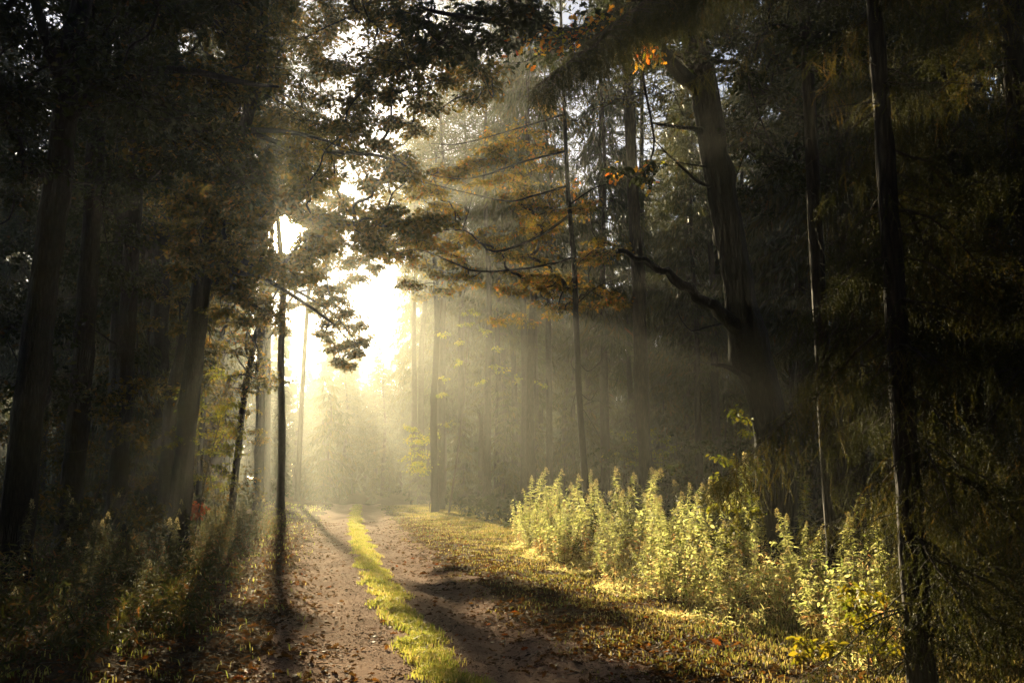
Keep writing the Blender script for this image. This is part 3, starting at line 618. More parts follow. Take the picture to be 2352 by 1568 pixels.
leafy('oak_tree', 'misty oak whose fringe of leaves forms the right edge of the bright opening', [P(1000, 1180, 47), P(996, 950, 47), P(1004, 750, 47), P(998, 560, 47), P(1002, 350, 47)], [.17, .15, .13, .11, .05],
      [blob(u, v, R.uniform(44, 49), r, 260) for u, v, r in ((905, 500, .8), (930, 540, .8), (915, 585, .8), (945, 610, .9), (930, 650, .7), (960, 500, .8), (975, 560, .9), (985, 620, .8), (960, 450, .8), (900, 450, .7), (965, 680, .6), (1000, 500, .8), (1025, 600, .8), (880, 540, .6), (1020, 670, .6), (1040, 540, .8))],
      M['gold_leaf'], M['oak_bark'], lsize=.17, tint=(.35, .25))
leafy('oak_tree', 'slim dark trunk leaning sharply right behind the leaning oak', [P(375, 1190, 25), P(392, 930, 25), P(420, 800, 25), P(455, 640, 25), P(500, 480, 25), P(520, 200, 25)], [.17, .15, .14, .13, .11, .07],
      reg(32, (330, 620), (420, 900), (24, 30), (.5, .9), 120), M['oak_leaf'], M['oak_bark'], lsize=.1)
leafy('slender_tree', 'slender crooked trunk with brown leaves at the edge of the light shafts', [P(528, 1195, 30), P(545, 1050, 30), P(562, 900, 30), P(578, 820, 30), P(590, 760, 30), P(640, 660, 30)], [.12, .1, .09, .085, .07, .03],
      reg(20, (470, 640), (600, 900), (28, 33), (.4, .7), 110), M['gold_leaf'], M['oak_bark'], lsize=.1, tint=(.6, .25), segs=9)
leafy('slender_tree', 'thin bough-like trunk leaning right between the twin trunks and the slender one', [P(455, 1180, 28), P(468, 930, 28), P(500, 800, 28), P(540, 700, 28), P(590, 620, 28)], [.09, .08, .07, .05, .02],
      reg(14, (440, 600), (600, 1000), (26, 32), (.4, .7), 110), M['gold_leaf'], M['oak_bark'], lsize=.1, tint=(.4, .25), segs=8)
leafy('oak_tree', 'broad dim trunk in the middle of the shaded wood', [P(352, 1150, 32), P(362, 900, 32), P(370, 600, 32), P(378, 300, 32), P(385, 0, 32)], [.3, .28, .27, .25, .22],
      reg(60, (150, 600), (-100, 560), (26, 36), (1.0, 1.6), 200) + reg(25, (200, 480), (560, 950), (30, 36), (.8, 1.3), 150) + reg(40, (560, 980), (-120, 430), (25, 36), (.8, 1.4), 170, shut2), M['oak_leaf'], M['oak_bark'], lsize=.13)
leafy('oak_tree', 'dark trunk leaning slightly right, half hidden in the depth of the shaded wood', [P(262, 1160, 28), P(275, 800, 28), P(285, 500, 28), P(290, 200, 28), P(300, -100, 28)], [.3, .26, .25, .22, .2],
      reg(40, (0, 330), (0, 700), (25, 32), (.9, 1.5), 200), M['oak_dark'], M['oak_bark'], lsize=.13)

# ------------------------------------------------------------------ understorey saplings and shrubs
reseed(41)
def shrub(name, label, u, vb, Y, cls, mat, group=None, lsize=.08, r0=.02, tmpl=OVAL, tint=(.4, .25), cat='shrub', h=None):
    b = P(u, vb, Y); b[2] = float(gz(b[0], Y)); tops = [c[0] for c in cls]; top = max(tops, key=lambda q: q[2])
    return leafy(name, label, [b, b * .6 + top * .4 + R.normal(0, .1, 3), top], [r0 * (.3 if cat == 'plant' else 1), r0 * (.2 if cat == 'plant' else .7), r0 * .12], cls, mat, M['twig'], tmpl=tmpl, lsize=lsize, tint=tint, group=group, segs=6, cat=cat, lr=.35 if cat != 'plant' else .14)
shrub('hazel_shrub', 'green leaf sprays in front of the leaning oak trunk on the shaded side', 440, 1200, 21, reg(16, (400, 540), (850, 1080), (19, 22), (.3, .5), 110), M['yellow_leaf'], lsize=.075)
shrub('hazel_shrub', 'small yellow-green shrub at the foot of the slender crooked trunk', 505, 1200, 25, reg(12, (450, 560), (930, 1120), (24, 27), (.3, .55), 120), M['yellow_leaf'], lsize=.075)
shrub('red_shrub', 'little red-leaved shrub glowing in the shaded bank', 440, 1230, 22, reg(5, (410, 462), (1155, 1195), (21, 22.5), (.16, .28), 90), M['red_leaf'], lsize=.08)
shrub('beech_sapling', 'pale layered sapling standing in the mist right of the opening', 985, 1150, 48, reg(10, (940, 1030), (975, 1090), (46, 50), (.6, 1.0), 130), M['yellow_leaf'], lsize=.12, cat='sapling')
shrub('beech_sapling', 'tall misty sapling with hanging yellow sprays right of the opening', 1030, 1150, 44, [blob(u, v, 44 + R.normal(0, .6), .45, 70) for u, v in ((1070, 745), (1055, 790), (1080, 720), (1060, 830), (1015, 770), (1020, 870), (1018, 905), (1120, 760), (1105, 875), (1130, 840), (1140, 800), (1240, 880), (1160, 850), (1190, 870))], M['yellow_leaf'], lsize=.13, r0=.05, cat='sapling')
shrub('hazel_shrub', 'dim hazel shrub in the misty wood behind the thin sapling', 1440, 1180, 38, reg(12, (1380, 1530), (980, 1110), (36, 40), (.5, .9), 110), M['yellow_leaf'], lsize=.1)
shrub('hazel_shrub', 'bright green leafy shrub growing against the foot of the leaning oak', 1695, 1340, 14.6, [blob(u, v, 14.4 + R.normal(0, .3), .2, 44) for u, v in ((1690, 945), (1715, 960), (1720, 985), (1680, 1050), (1650, 1055), (1700, 1065), (1660, 1100), (1720, 1075), (1690, 1120), (1740, 1060), (1710, 1140), (1680, 1160))], M['yellow_leaf'], lsize=.07, tint=(.3, .2))
shrub('broadleaf_weed', 'yellow-green broad-leaved plant among the goldenrod left of the spruce bough', 1660, 1400, 13.5, [blob(u, v, 13.3 + R.normal(0, .3), .2, 40) for u, v in ((1640, 1160), (1680, 1175), (1700, 1200), (1665, 1220), (1720, 1180), (1650, 1250))], M['yellow_leaf'], lsize=.085, tint=(.5, .2), cat='plant')
shrub('broadleaf_weed', 'bright yellow leafy plant at the foot of the spruce trunk', 1985, 1560, 8.0, [blob(u, v, 7.9 + R.normal(0, .15), .13, 26) for u, v in ((1960, 1380), (1990, 1400), (2010, 1370), (1975, 1430), (2020, 1440), (1950, 1350), (2035, 1490), (2005, 1480))], M['yellow_leaf'], lsize=.065, tint=(.6, .2), cat='plant')
shrub('broadleaf_weed', 'low yellow-leaved plant in the dry grass at the bottom of the sunlit bank', 1850, 1600, 7.9, [blob(u, v, 7.8 + R.normal(0, .12), .12, 24) for u, v in ((1850, 1470), (1880, 1480), (1830, 1500), (1900, 1500))], M['yellow_leaf'], lsize=.065, tint=(.7, .2), cat='plant')
shrub('broadleaf_weed', 'small green broad-leaved plant in the dark grass at the left verge', 270, 1420, 12, [blob(u, v, 12 + R.normal(0, .15), .13, 22) for u, v in ((260, 1365), (300, 1375), (315, 1390), (280, 1395))], M['yellow_leaf'], lsize=.1, tint=(.2, .1), cat='plant')
# dark thicket closing the wood on both sides
reseed(42)
gt = 'dark bushes deep in the wood'
for i in range(16):
    u = R.uniform(-60, 520); Y = R.uniform(15, 34); 
    if u > 380: Y = R.uniform(28, 40)
    c = P(u, 1100, Y)
    shrub('bush', 'dark leafy bush among the trunks of the shaded wood', u, 1200, Y, [(c + np.array([R.normal(0, .8), R.normal(0, .8), R.uniform(-1.1, 2.0)]), R.uniform(.5, .8), 120) for _ in range(11)], M['oak_leaf'], 'bushes in the shaded wood', lsize=.1)
for i in range(18):
    u = R.uniform(1420, 2450); Y = R.uniform(20, 36) if u < 2100 else R.uniform(13, 24); c = P(u, 1100, Y)
    shrub('bush', 'dim bush in the gloom behind the sunlit bank', u, 1200, Y, [(c + np.array([R.normal(0, .9), R.normal(0, .9), R.uniform(-1.2, 1.0)]), R.uniform(.5, .8), 110) for _ in range(9)], M['oak_dark'], 'bushes behind the sunlit bank', lsize=.1)

# ------------------------------------------------------------------ near spruces, twig by twig
reseed(51)
def branchlet(L, n_, seed):
    """hanging twig along +x with needles all round"""
    rr = np.random.default_rng(seed); V = []; T = []
    bend = lambda s: np.array([s, .05 * math.sin(s * 9 + seed), 0])
    for i in range(n_):
        s = L * (i + .5) / n_; p = bend(s); a = rr.uniform(0, 6.28); ln = .023 * (1.1 - .5 * s / L) * rr.uniform(.8, 1.25)
        d = np.array([.65, .76 * math.cos(a), .76 * math.sin(a)]) * ln; w = np.cross(d, rr.normal(size=3)); w = w / np.linalg.norm(w) * .003
        b = len(V); V += [p - w, p + w, p + d]; T.append((b, b + 1, b + 2))
    ns = 4
    for i in range(ns):
        p, q = bend(L * i / ns), bend(L * (i + 1) / ns); b = len(V); V += [p + (0, 0, .002), p - (0, 0, .002), q]; T.append((b, b + 1, b + 2))
    return np.array(V), np.array(T)
BL = [branchlet(.26, 62, s) for s in range(4)]
BLl = [branchlet(.30, 30, s + 9) for s in range(3)]
BLl = [(v * np.array([1, 1.7, 1.7]), t) for v, t in BLl]
def spruce_limb(nd, wd, pts, r0, spacing, tm, hang, wid=.5, base=np.zeros(3), sc=1.0, t0=.45, bare=0.12):
    L = sum(np.linalg.norm(np.array(pts[i + 1]) - pts[i]) for i in range(len(pts) - 1)); k = max(6, int(L / .12))
    sp = smooth_path(pts, k); sp[1:] += np.cumsum(R.normal(0, .012, (k - 1, 3)), 0); tube(wd, sp - base, np.linspace(r0, .004, k), 5, .5)
    m = int(L / spacing); f = np.linspace(bare, 1, m)
    cen = np.stack([np.interp(f, np.linspace(0, 1, k), sp[:, i]) for i in range(3)], -1)
    d = unit(sp[-1] - sp[0]); side = unit(np.cross(d, [0, 0, 1])); off = []; yaw = []; pit = []; s_ = []
    for j in range(m):
        w = wid * math.sin(math.pi * min(1, (f[j] * .85 + .12))) * L * .35
        for sg in (-1, 1):
            # a side twig with hanging branchlets along it
            q = cen[j] + side * sg * w * R.uniform(.5, 1.1) + d * w * .5 + np.array([0, 0, -.25 * w])
            if j % 2 == 0: tube(wd, np.array([cen[j], (cen[j] + q) / 2 + (0, 0, .03 * w), q]) - base, [.005, .004, .002], 3, .5, cap=False)
            for g in np.linspace(.05, 1, max(2, int(w / .10))):
                p = cen[j] + (q - cen[j]) * g
                nh = int(1 + R.uniform(0, hang) * (1.1 - f[j]) * 1.3)
                yy = R.uniform(0, 6.28); pt = -R.uniform(.7, 1.45)
                for h_ in range(nh):
                    yy += R.normal(0, .35); pt = max(-1.5, pt - .12 + R.normal(0, .12)); tp2 = 1.0 - .13 * h_
                    off.append(p.copy()); yaw.append(yy); pit.append(pt); s_.append(sc * tp2 * R.uniform(.8, 1.15))
                    if R.uniform() < .6:
                        off.append(p + R.normal(0, .01, 3)); yaw.append(yy + R.choice([-1, 1]) * R.uniform(.8, 1.6)); pit.append(-R.uniform(.2, 1.0)); s_.append(sc * tp2 * R.uniform(.4, .75))
                    st = .2 * sc; p = p + st * np.array([math.cos(yy) * math.cos(pt), math.sin(yy) * math.cos(pt), math.sin(pt)])
    off = np.array(off) - base; yaw = np.array(yaw); pit = np.array(pit); s_ = np.array(s_); which = R.integers(0, len(tm), len(off))
    tn = np.clip(t0 + R.normal(0, .08) + R.normal(0, .2, len(off)), 0, 1)
    for w_ in range(len(tm)):
        q = which == w_
        if q.any(): nd.inst(*tm[w_], frames(yaw[q], pit[q], R.uniform(0, 6, q.sum()), s_[q]), off[q], tn[q])
def near_spruce(label, base, top, r0, limbs, tm, spacing, name='spruce_tree'):
    base = np.array(base, float); base[2] = float(gz(base[0], base[1])) - .1
    root = thing(name, base, label, 'tree'); tk = MB()
    tp = smooth_path([base, base + (np.array(top) - base) * .35 + R.normal(0, .03, 3), base + (np.array(top) - base) * .7, top], 40)
    tube(tk, tp - base, np.concatenate([[r0 * 1.25, r0 * 1.08], np.linspace(r0, r0 * .45, 38)]), 16, .5, lump=.045)
    tk.build('trunk', M['pine_bark'], root, smooth=True); nd = MB(); wd = MB()
    for z, az, L, dr, hang in limbs:
        i = int(np.argmin(np.abs(tp[:, 2] - z))); a = tp[i]; d = np.array([math.cos(az), math.sin(az), 0])
        pts = [a, a + d * L * .35 + (0, 0, -.10 * L * dr), a + d * L * .7 + (0, 0, -.42 * L * dr), a + d * L + (0, 0, -.62 * L * dr)]
        spruce_limb(nd, wd, pts, .007 + .004 * L, spacing, tm, hang, base=base, t0=R.uniform(.25, .6))
    # dead twigs
    for _ in range(60):
        z = R.uniform(.3, top[2]); i = int(np.argmin(np.abs(tp[:, 2] - z))); a = tp[i]; az = R.uniform(0, 6.28); L = R.uniform(.2, .9)
        d = np.array([math.cos(az), math.sin(az), R.uniform(-.7, .1)]); tube(wd, smooth_path([a, a + d * L * .5 + R.normal(0, .04, 3), a + d * L + (0, 0, -.15 * L)], 6) - base, np.linspace(.007, .002, 6), 3, .5, cap=False)
    nd.build('crown', M['near_needle'], root); wd.build('branches', M['twig'], root, smooth=True); return root, nd, wd, base
SPB = G(2096, 1600); SPB = np.array([3.02, 7.6, 0])
top_ = P(2008, 0, 7.6); top_ = top_ + (top_ - P(2050, 600, 7.6)) * .5
LM = []
for i in range(56):
    z = R.uniform(.5, 6.3); az = R.uniform(-2.0, 1.9) if R.uniform() < .74 else R.uniform(1.9, 4.3)
    L = R.uniform(.9, 2.1) * (1 - z / 14)
    if math.cos(az) < -.2: L *= .42
    if math.sin(az) < -.3: L *= .55
    LM.append((z, az, L, R.uniform(.5, 1.1), 2.0))
# bough that reaches left and down in front of the oak
root, nd, wd, b = near_spruce('spruce with a straight rough trunk and drooping boughs at the end of the sunlit bank', SPB, top_, .105, LM, BL, .085)
nd2 = MB(); wd2 = MB(); reseed(52)
bp = [P(2020, 760, 7.7), P(1930, 850, 8.2), P(1840, 950, 8.6), P(1745, 1040, 9.0), P(1680, 1105, 9.2), P(1640, 1135, 9.3)]
spruce_limb(nd2, wd2, bp, .017, .055, BL, 3.6, wid=.32, base=b, t0=.42)
spruce_limb(nd2, wd2, [P(1990, 650, 7.8), P(1935, 760, 8.1), P(1880, 830, 8.4), P(1840, 880, 8.6)], .012, .06, BL, 2.8, wid=.35, base=b, t0=.42)
wd2.build('branch', M['twig'], root, smooth=True); nd2.build('needle_spray', M['near_needle'], root)

reseed(53)
for lab, u, Y, r0, nl, rng in (
        ('spruce with a curtain of dense drooping twigs just behind the foremost spruce', 2260, 10.5, .12, 110, (2.2, 4.2)),
        ('dark spruce at the very edge of the view right of the curtain of twigs', 2420, 8.6, .14, 80, (1.8, 4.4)),
        ('tall dark spruce between the leaning oak and the foremost spruce trunk', 1985, 19.0, .2, 56, (0, 6.28))):
    bb = P(u, 1200, Y); bb[2] = 0; tp_ = bb + np.array([-.1, 0, 13 if Y > 15 else 8.5]); LL = []
    for i in range(nl):
        z = R.uniform(.6, tp_[2]) if Y < 15 else R.uniform(3.2, 13); az = R.uniform(0, 6.28); LL.append((z, az, R.uniform(1.0, 2.3) * (1 - z / (tp_[2] * 1.8)), R.uniform(.6, 1.2), 2.2))
    near_spruce(lab, bb, tp_, r0, LL, BLl, .09 if Y < 15 else .15)
# overhanging spruce boughs at the top, grown from a tree standing out of the frame above the bank
reseed(54)
bb = np.array([4.15, 13.0, 0]); tp_ = np.array([4.0, 13.0, 12.5]); LL = [(z, az, L, .8, 2.4) for z, az, L in ((7.9, 3.0, 1.6), (8.6, 3.5, 1.6), (5.9, .4, 2.0), (6.5, 5.6, 2.0), (7.3, .2, 2.4), (8.2, 4.6, 2), (5.4, 1.2, 1.8))]
root, nd, wd, b = near_spruce('slim spruce trunk between the oak and the foremost spruce', bb, tp_, .115, LL, BL, .1)
nd2 = MB(); wd2 = MB()
spruce_limb(nd2, wd2, [np.array([4.05, 12.95, 8.4]), P(1700, -80, 10.6), P(1480, 5, 10.3), P(1380, 90, 10.1), P(1290, 165, 10.0), P(1240, 235, 10.0)], .03, .07, BL, 3.4, wid=.30, base=b, t0=.25, bare=.3)
spruce_limb(nd2, wd2, [np.array([4.05, 12.95, 9.2]), P(1800, -100, 11), P(1620, -40, 11), P(1500, 20, 11), P(1430, 90, 11)], .03, .08, BL, 3.0, wid=.4, base=b, t0=.25, bare=.3)
wd2.build('branch', M['twig'], root, smooth=True); nd2.build('needle_spray', M['near_needle'], root)

# ------------------------------------------------------------------ conifers of the wood: a few patterns, copied
def conifer(seed, H, lo, Rr, kind):
    reseed(seed); tk = MB(); cr = MB(); br = MB()
    wob = R.normal(0, .12, (5, 2)); pts = np.array([[0, 0, -.2]] + [[wob[i][0] * (i + 1) / 3, wob[i][1] * (i + 1) / 3, H * (i + 1) / 5] for i in range(5)])
    tp = smooth_path(pts, 30); r0 = H * .0085; tube(tk, tp, np.concatenate([[r0 * 1.4, r0 * 1.1], np.linspace(r0, r0 * .12, 28)]), 10, .5, lump=.04)
    z = lo * H; off = []; yaw = []; pit = []; sc = []; tn = []
    while z < H * .985:
        q = (z - lo * H) / (H * (1 - lo)); nb = 5 if kind == 'spruce' else 4
        for b in range(nb):
            if R.uniform() < .12: continue
            az = R.uniform(0, 6.28)
            L = Rr * ((1 - q) ** .75 * (.5 + .5 * min(1, q * 4 + .3)) if kind == 'spruce' else (math.sin(math.pi * min(.97, q * .75 + .22)) * .9)) * R.uniform(.55, 1.1) + .2
            up = -.35 if kind == 'spruce' else R.uniform(-.1, .5)
            a = np.array([np.interp(z, tp[:, 2], tp[:, 0]), np.interp(z, tp[:, 2], tp[:, 1]), z]); d = np.array([math.cos(az), math.sin(az), 0])
            e = a + d * L + (0, 0, up * L); m = (a + e) / 2 + (0, 0, .06 * L); sp = smooth_path([a, m, e], 5); tube(br, sp, np.linspace(.015 + .008 * L, .006, 5), 4, .5, cap=False)
            k = int(L * (34 if kind == 'spruce' else 30)); f = R.uniform(.15, 1.02, k) ** .8
            p = np.stack([np.interp(f, np.linspace(0, 1, 5), sp[:, i]) for i in range(3)], -1)
            if kind == 'spruce':
                p = p + R.normal(0, 1, (k, 3)) * np.array([.13, .13, .04]) * (.6 + L * .35)
                off.append(p); yaw.append(az + R.normal(0, 1.2, k)); pit.append(-R.uniform(.5, 1.5, k)); sc.append(R.uniform(.25, .6, k))
            else:
                cc = np.round(f * 3) / 3; p = a + (e - a) * cc[:, None] + R.normal(0, .28, (k, 3)) * np.array([1, 1, .6]); off.append(p)
                yaw.append(R.uniform(0, 6.28, k)); pit.append(R.uniform(-.4, 1.2, k)); sc.append(R.uniform(.2, .42, k))
            tn.append(np.clip(R.uniform(.15, .6) + R.normal(0, .18, k), 0, 1))
        z += R.uniform(.32, .55) if kind == 'spruce' else R.uniform(.3, .6)
    sp_t = (np.array([(0, -.03, 0), (0, .03, 0), (.35, .085, .01), (.35, -.085, -.01), (.7, .05, 0), (1, 0, 0)], float), np.array([(0, 1, 2), (0, 2, 3), (3, 2, 4), (3, 4, 5)]))
    yaw = np.concatenate(yaw); k = len(yaw)
    cr.inst(*sp_t, frames(yaw, np.concatenate(pit), R.uniform(0, 3.1, k), np.concatenate(sc)), np.concatenate(off), np.concatenate(tn))
    for _ in range(46):                                        # dead twigs on the bare stem
        z = R.uniform(.12, lo + .1) * H; a = np.array([np.interp(z, tp[:, 2], tp[:, 0]), np.interp(z, tp[:, 2], tp[:, 1]), z]); az = R.uniform(0, 6.28); L = R.uniform(.4, 2.0)
        d = np.array([math.cos(az), math.sin(az), R.uniform(-.6, .1)]); e = a + d * L; tube(br, smooth_path([a, (a + e) / 2 + R.normal(0, .08, 3), e + (0, 0, -.2 * L)], 5), np.linspace(.016, .004, 5), 3, .5, cap=False)
    a = tk.data('trunk', True); a.materials.append(M['pine_bark']); b = cr.data('crown'); b.materials.append(M['pine' if kind == 'pine' else 'spruce']); c = br.data('branches', True); c.materials.append(M['twig'])
    return a, b, c
CON = {'spruce': [conifer(200 + i, 23 + i, (.30, .38, .22)[i], 2.6 + .2 * i, 'spruce') for i in range(3)],
       'pine': [conifer(210 + i, 24 + i, (.55, .62, .5)[i], 2.6, 'pine') for i in range(3)],
       'young': [conifer(220 + i, 8 + i, .08, 1.9, 'spruce') for i in range(2)]}
def place(kind, u, Y, label, group=None, s=1.0, lean=(0, 0), i=None, name=None, sxy=None):
    p = P(u, 1100, Y); i = int(R.integers(len(CON[kind]))) if i is None else i
    r = thing(name or {'spruce': 'spruce_tree', 'pine': 'pine_tree', 'young': 'young_spruce'}[kind], (p[0], Y, float(gz(p[0], Y))), label, 'tree', group, R.uniform(0, 6.28))
    r.rotation_euler = (lean[1], lean[0], 0) if lean != (0, 0) else (0, 0, R.uniform(0, 6.28))
    sx = sxy or s; r.scale = (sx, sx, s); a, b, c = CON[kind][i]; link('trunk', a, r); link('crown', b, r); link('branches', c, r); return r
reseed(61)
# the trees that stand out one by one
leafy('pine_tree', 'straight dark pine trunk directly below the sun at the end of the track', [P(643, 1172, 50), P(648, 1000, 50), P(645, 820, 50), P(650, 660, 50), P(641, 536, 50), P(634, 400, 50), P(652, 200, 50)], [.21, .185, .17, .16, .14, .10, .06],
      reg(34, (560, 740), (60, 430), (48, 52), (.8, 1.3), 200), M['pine'], M['pine_bark'], tmpl=DIAM, lsize=.3, segs=11,
      extra_limbs=[([P(645, v, 50), P(645 + a, v - b * .3, 50), P(645 + 2 * a, v + b, 50)], [.03, .018, .006]) for v, a, b in ((690, 18, 12), (740, -16, 20), (780, 22, 26), (850, -14, 14), (905, 16, 22), (655, -22, 18), (820, 9, 16), (960, -10, 20))])
place('pine', 612, 58, 'misty grey pine trunk just left of the one below the sun', i=1, s=1.15, sxy=1.2, lean=(-.01, 0))
place('pine', 684, 64, 'thin misty pine trunk just right of the one below the sun', i=2, s=1.35, sxy=.75, lean=(.02, 0))
place('pine', 500, 44, 'stout grey pine trunk behind the slender crooked one', i=0, s=1.1, sxy=1.25)
place('young', 752, 72, 'young spruce with hanging twigs standing in the light shafts', i=0, s=1.15)
place('pine', 968, 66, 'pale pine trunk first in the misty row right of the opening', i=1, sxy=1.2)
place('pine', 1016, 60, 'slightly leaning misty pine trunk second in the row right of the opening', i=0, sxy=1.3, lean=(-.03, 0))
T21 = [P(1488, 1215, 27), P(1482, 1050, 27), P(1472, 900, 27), P(1468, 700, 27), P(1458, 520, 27), P(1447, 280, 27), P(1440, 60, 27), P(1436, -150, 27)]
leafy('tall_tree', 'rough dark trunk standing midway between the thin sapling and the leaning oak', T21, [.2, .18, .175, .17, .16, .15, .14, .12], reg(18, (1330, 1620), (-120, 300), (24, 30), (.8, 1.2), 130), M['oak_leaf'], M['pine_bark'], segs=14)
for k, (u, Y) in enumerate(((1012, 50), (1060, 57), (1118, 52), (1180, 60), (1204, 49), (1262, 55), (1390, 48), (950, 63), (1144, 66))):
    place('pine', u, Y, 'tall misty conifer in the crowded row between the opening and the rough dark trunk', 'trunks of the misty row right of the opening', 1.08 + .04 * (k % 3), sxy=.95)
for u, Y, k, q in ((1222, 35, 1, 'spruce with brown hanging twigs just left of the thin sapling'), (1392, 38, 0, 'ragged spruce between the thin sapling and the rough dark trunk')):
    place('spruce', u, Y, q, None, 1.0, i=k, sxy=.8)
for u, Y in ((945, 84), (985, 92), (1010, 78)):
    place('spruce', u, Y, 'tall misty conifer in the crowded row between the opening and the rough dark trunk', 'trunks of the misty row right of the opening', 1.1, i=2, sxy=.9)
gA = 'trunks of the misty row right of the opening'; gB = 'trunks in the dark wood behind the sunlit bank'; gC = 'trunks deep in the shaded wood left of the track'
reseed(62)
for k, (u, Y) in enumerate(((1545, 70), (1590, 62), (1635, 78), (1690, 66), (1735, 84), (1790, 70), (1840, 60), (1500, 82), (1660, 95), (1580, 98), (1760, 100), (1450, 76))):
    place('spruce' if k % 3 else 'pine', u, Y, 'dark conifer trunk in the dim wood behind the sunlit bank', 'trunks in the dark wood behind the sunlit bank', 1.1, i=2, sxy=1.0)
for k, (u, Y) in enumerate(((1530, 52), (1600, 56), (1668, 50), (1740, 58), (1820, 54))):
    place('young', u, Y, 'young conifer dim in the gap between the rough dark trunk and the leaning oak', 'young conifers beside the leaning oak', 1.0)
reseed(63)
for k, u in enumerate(np.linspace(1050, 1420, 13)):
    place('pine' if R.uniform() < .4 else 'spruce', u + R.normal(0, 24), R.uniform(54, 100) + (12 if u < 1120 else 0), 'tall misty conifer in the crowded row between the opening and the rough dark trunk', gA, R.uniform(.85, 1.05), sxy=R.uniform(.9, 1.15))
for k in range(14):
    place('spruce', R.uniform(985, 1400), R.uniform(62, 92), 'tall misty conifer in the crowded row between the opening and the rough dark trunk', gA, R.uniform(.9, 1.1), sxy=R.uniform(1, 1.2))
for k in range(16):
    place('young', R.uniform(1060, 1640), R.uniform(48, 70), 'young conifer half lost in the mist behind the sapling', 'young conifers behind the sapling', R.uniform(.55, .85))
for k, (u, Y) in enumerate(((1860, 30), (1940, 24), (2060, 27), (2170, 22), (2300, 26), (1830, 40))):
    place('spruce', u, Y, 'dark drooping spruce close behind the leaning oak and the foremost spruces', 'dark spruces behind the leaning oak', 1.0, i=(2, 0, 2, 1)[k % 4], sxy=1.0)
for k in range(44):
    u = R.uniform(1430, 2500); Y = R.uniform(30, 75) if u > 1850 else R.uniform(46, 90)
    place('pine' if R.uniform() < .45 else 'spruce', u, Y, 'dark conifer trunk in the dim wood behind the sunlit bank', gB, R.uniform(.85, 1.05), sxy=R.uniform(.9, 1.3))
reseed(64)
for k in range(44):
    Y = R.uniform(34, 80); u = R.uniform(-150, 555 - 3.0 * F / Y)
    place('pine' if R.uniform() < .5 else 'spruce', u, Y, 'dark conifer trunk deep in the shaded wood left of the track', gC, R.uniform(.85, 1.05), sxy=R.uniform(.9, 1.3))
reseed(65)
for k in range(30):
    Y = R.uniform(58, 105); u = R.uniform(180, 575 - 2.6 * F / Y)
    place('spruce', u, Y, 'dark conifer trunk deep in the shaded wood left of the track', gC, R.uniform(1.05, 1.35), i=2, sxy=1.15)
for k, (u, Y) in enumerate(((478, 78), (500, 92), (452, 66), (520, 104), (545, 118), (430, 58))):
    place('spruce', u, Y, 'dark conifer trunk deep in the shaded wood left of the track', gC, 1.3, i=2, sxy=1.0)
for k in range(9):
    place('young', R.uniform(-50, 440), R.uniform(30, 50), 'dim young spruce in the shaded wood left of the track', 'young spruces in the shaded wood', R.uniform(.6, .9))

# ------------------------------------------------------------------ the far wood that closes the view (one mass)
reseed(71)
mb = MB(); sp_t = (np.array([(0, -.2, 0), (0, .2, 0), (.5, .35, .05), (.5, -.35, -.05), (1, 0, 0)], float), np.array([(0, 1, 2), (0, 2, 3), (3, 2, 4)]))
for i in range(620):
    Y = R.uniform(105, 215); u = R.uniform(-300, 2700); H = R.uniform(11, 19)
    if 740 < u < 960: H = R.uniform(8, 12) if Y < 150 else R.uniform(19, 25)
    p = P(u, 1100, Y); p[2] = 0
    tube(mb, np.array([p, p + (R.normal(0, .3), 0, H * .5), p + (R.normal(0, .3), 0, H)]), [.22, .17, .03], 6, .1, cap=False)
    k = 190; q = R.uniform(.04, 1, k); rad = 2.6 * (1 - q) ** .7 * R.uniform(.2, 1, k); a = R.uniform(0, 6.28, k)
    mb.inst(*sp_t, frames(a, -R.uniform(.2, 1.2, k), R.uniform(0, 3, k), R.uniform(.5, 1.2, k)), p + np.stack([rad * np.cos(a), rad * np.sin(a), q * H], -1), R.uniform(0, .6, k))
tag(mb.build('distant_forest', M['spruce']), 'far misty forest closing the view beyond the end of the track', 'forest', kind='stuff')

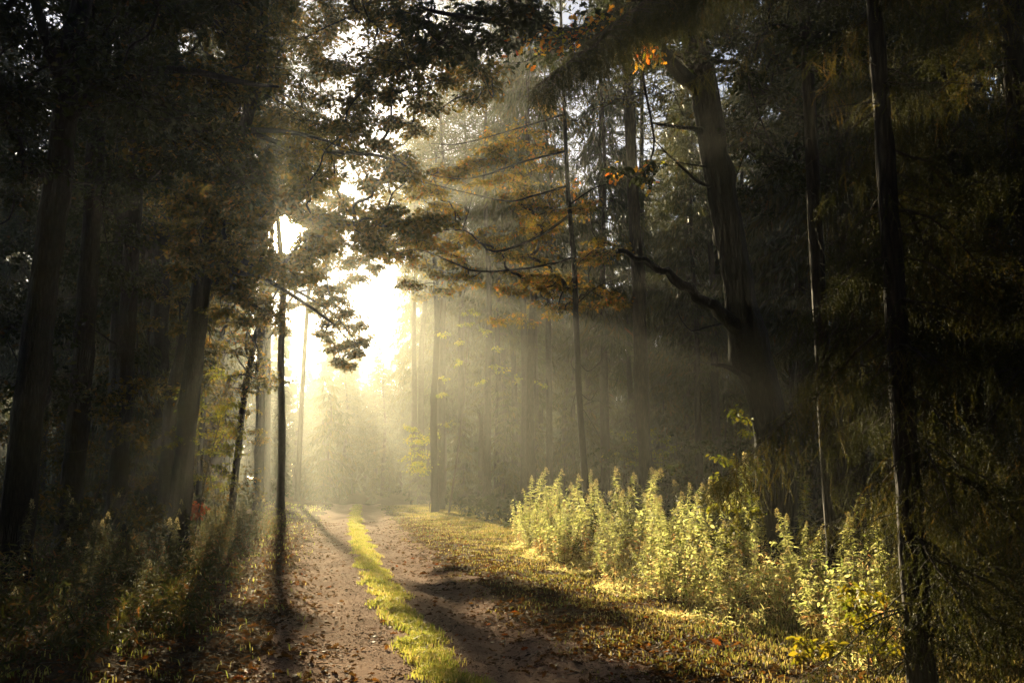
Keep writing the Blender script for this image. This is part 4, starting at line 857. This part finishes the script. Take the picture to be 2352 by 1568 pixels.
def mass(name, label, n_, place_, Hr, k=900, kind='stuff'):
    mb = MB()
    for i in range(n_):
        x, y = place_(); H = R.uniform(*Hr); p = np.array([x, y, 0])
        tube(mb, np.array([p, p + (R.normal(0, .2), 0, H * .5), p + (0, 0, H)]), [.2, .16, .03], 7, .1, cap=False)
        q = R.uniform(.05, 1, k); rad = 3.0 * (1 - q) ** .6 * R.uniform(.15, 1, k); a = R.uniform(0, 6.28, k)
        mb.inst(*sp_t, frames(a, -R.uniform(.1, 1.0, k), R.uniform(0, 3, k), R.uniform(.5, 1.1, k)), p + np.stack([rad * np.cos(a), rad * np.sin(a), q * H], -1), R.uniform(0, .6, k))
    return tag(mb.build(name, M['spruce']), label, 'forest', kind=kind)
reseed(72)
def behind():
    while True:
        x, y = R.uniform(-34, 34), R.uniform(-42, 16)
        if abs(x - (2.6 if y < 0 else .5)) > 3.6 + max(0, y) * .66: return x, y
mass('unseen_forest', 'dense unseen wood added on both sides of the track behind the viewpoint to block skylight', 260, behind, (15, 26), 1100)  # unseen trees behind the camera, added to hold back skylight
reseed(73)
for k, (u, Y) in enumerate(((705, 118), (742, 104), (775, 126), (806, 112), (838, 132), (862, 108), (893, 124), (921, 114), (948, 102), (676, 108), (630, 120), (600, 100), (655, 132), (790, 98), (880, 96))):
    place('spruce', u, Y, 'misty spruce in the far row that closes the end of the track', 'misty spruces closing the end of the track', R.uniform(.5, .66), i=2, sxy=R.uniform(.8, 1.0))
for k in range(11):
    Y = R.uniform(62, 92); u = R.uniform(690, 1010); place('young', u, Y, 'small young spruce lost in the mist where the track bends away', 'young spruces at the bend of the track', R.uniform(.3, .5))

# ------------------------------------------------------------------ haze: one closed box of even air
HZ = (-190, 190, -48, 235, -1.2, 36)
mb = MB(); c = np.array([[x, y, z] for x in HZ[:2] for y in HZ[2:4] for z in HZ[4:]], float)
mb.add(c, [(0, 1, 3), (0, 3, 2), (4, 6, 7), (4, 7, 5), (0, 4, 5), (0, 5, 1), (2, 3, 7), (2, 7, 6), (0, 2, 6), (0, 6, 4), (1, 5, 7), (1, 7, 3)])
m = bpy.data.materials.new("haze"); m.use_nodes = True; t = m.node_tree; t.nodes.clear()
out = t.nodes.new("ShaderNodeOutputMaterial"); vol = t.nodes.new("ShaderNodeVolumePrincipled")
vol.inputs["Color"].default_value = (.92, .93, .82, 1); vol.inputs["Density"].default_value = .0011; vol.inputs["Anisotropy"].default_value = .74
t.links.new(vol.outputs[0], out.inputs["Volume"])
hz = mb.build('haze', m); hz["kind"] = 'stuff'; hz["label"] = 'thin sunlit morning mist filling the wood'; hz["category"] = 'mist'
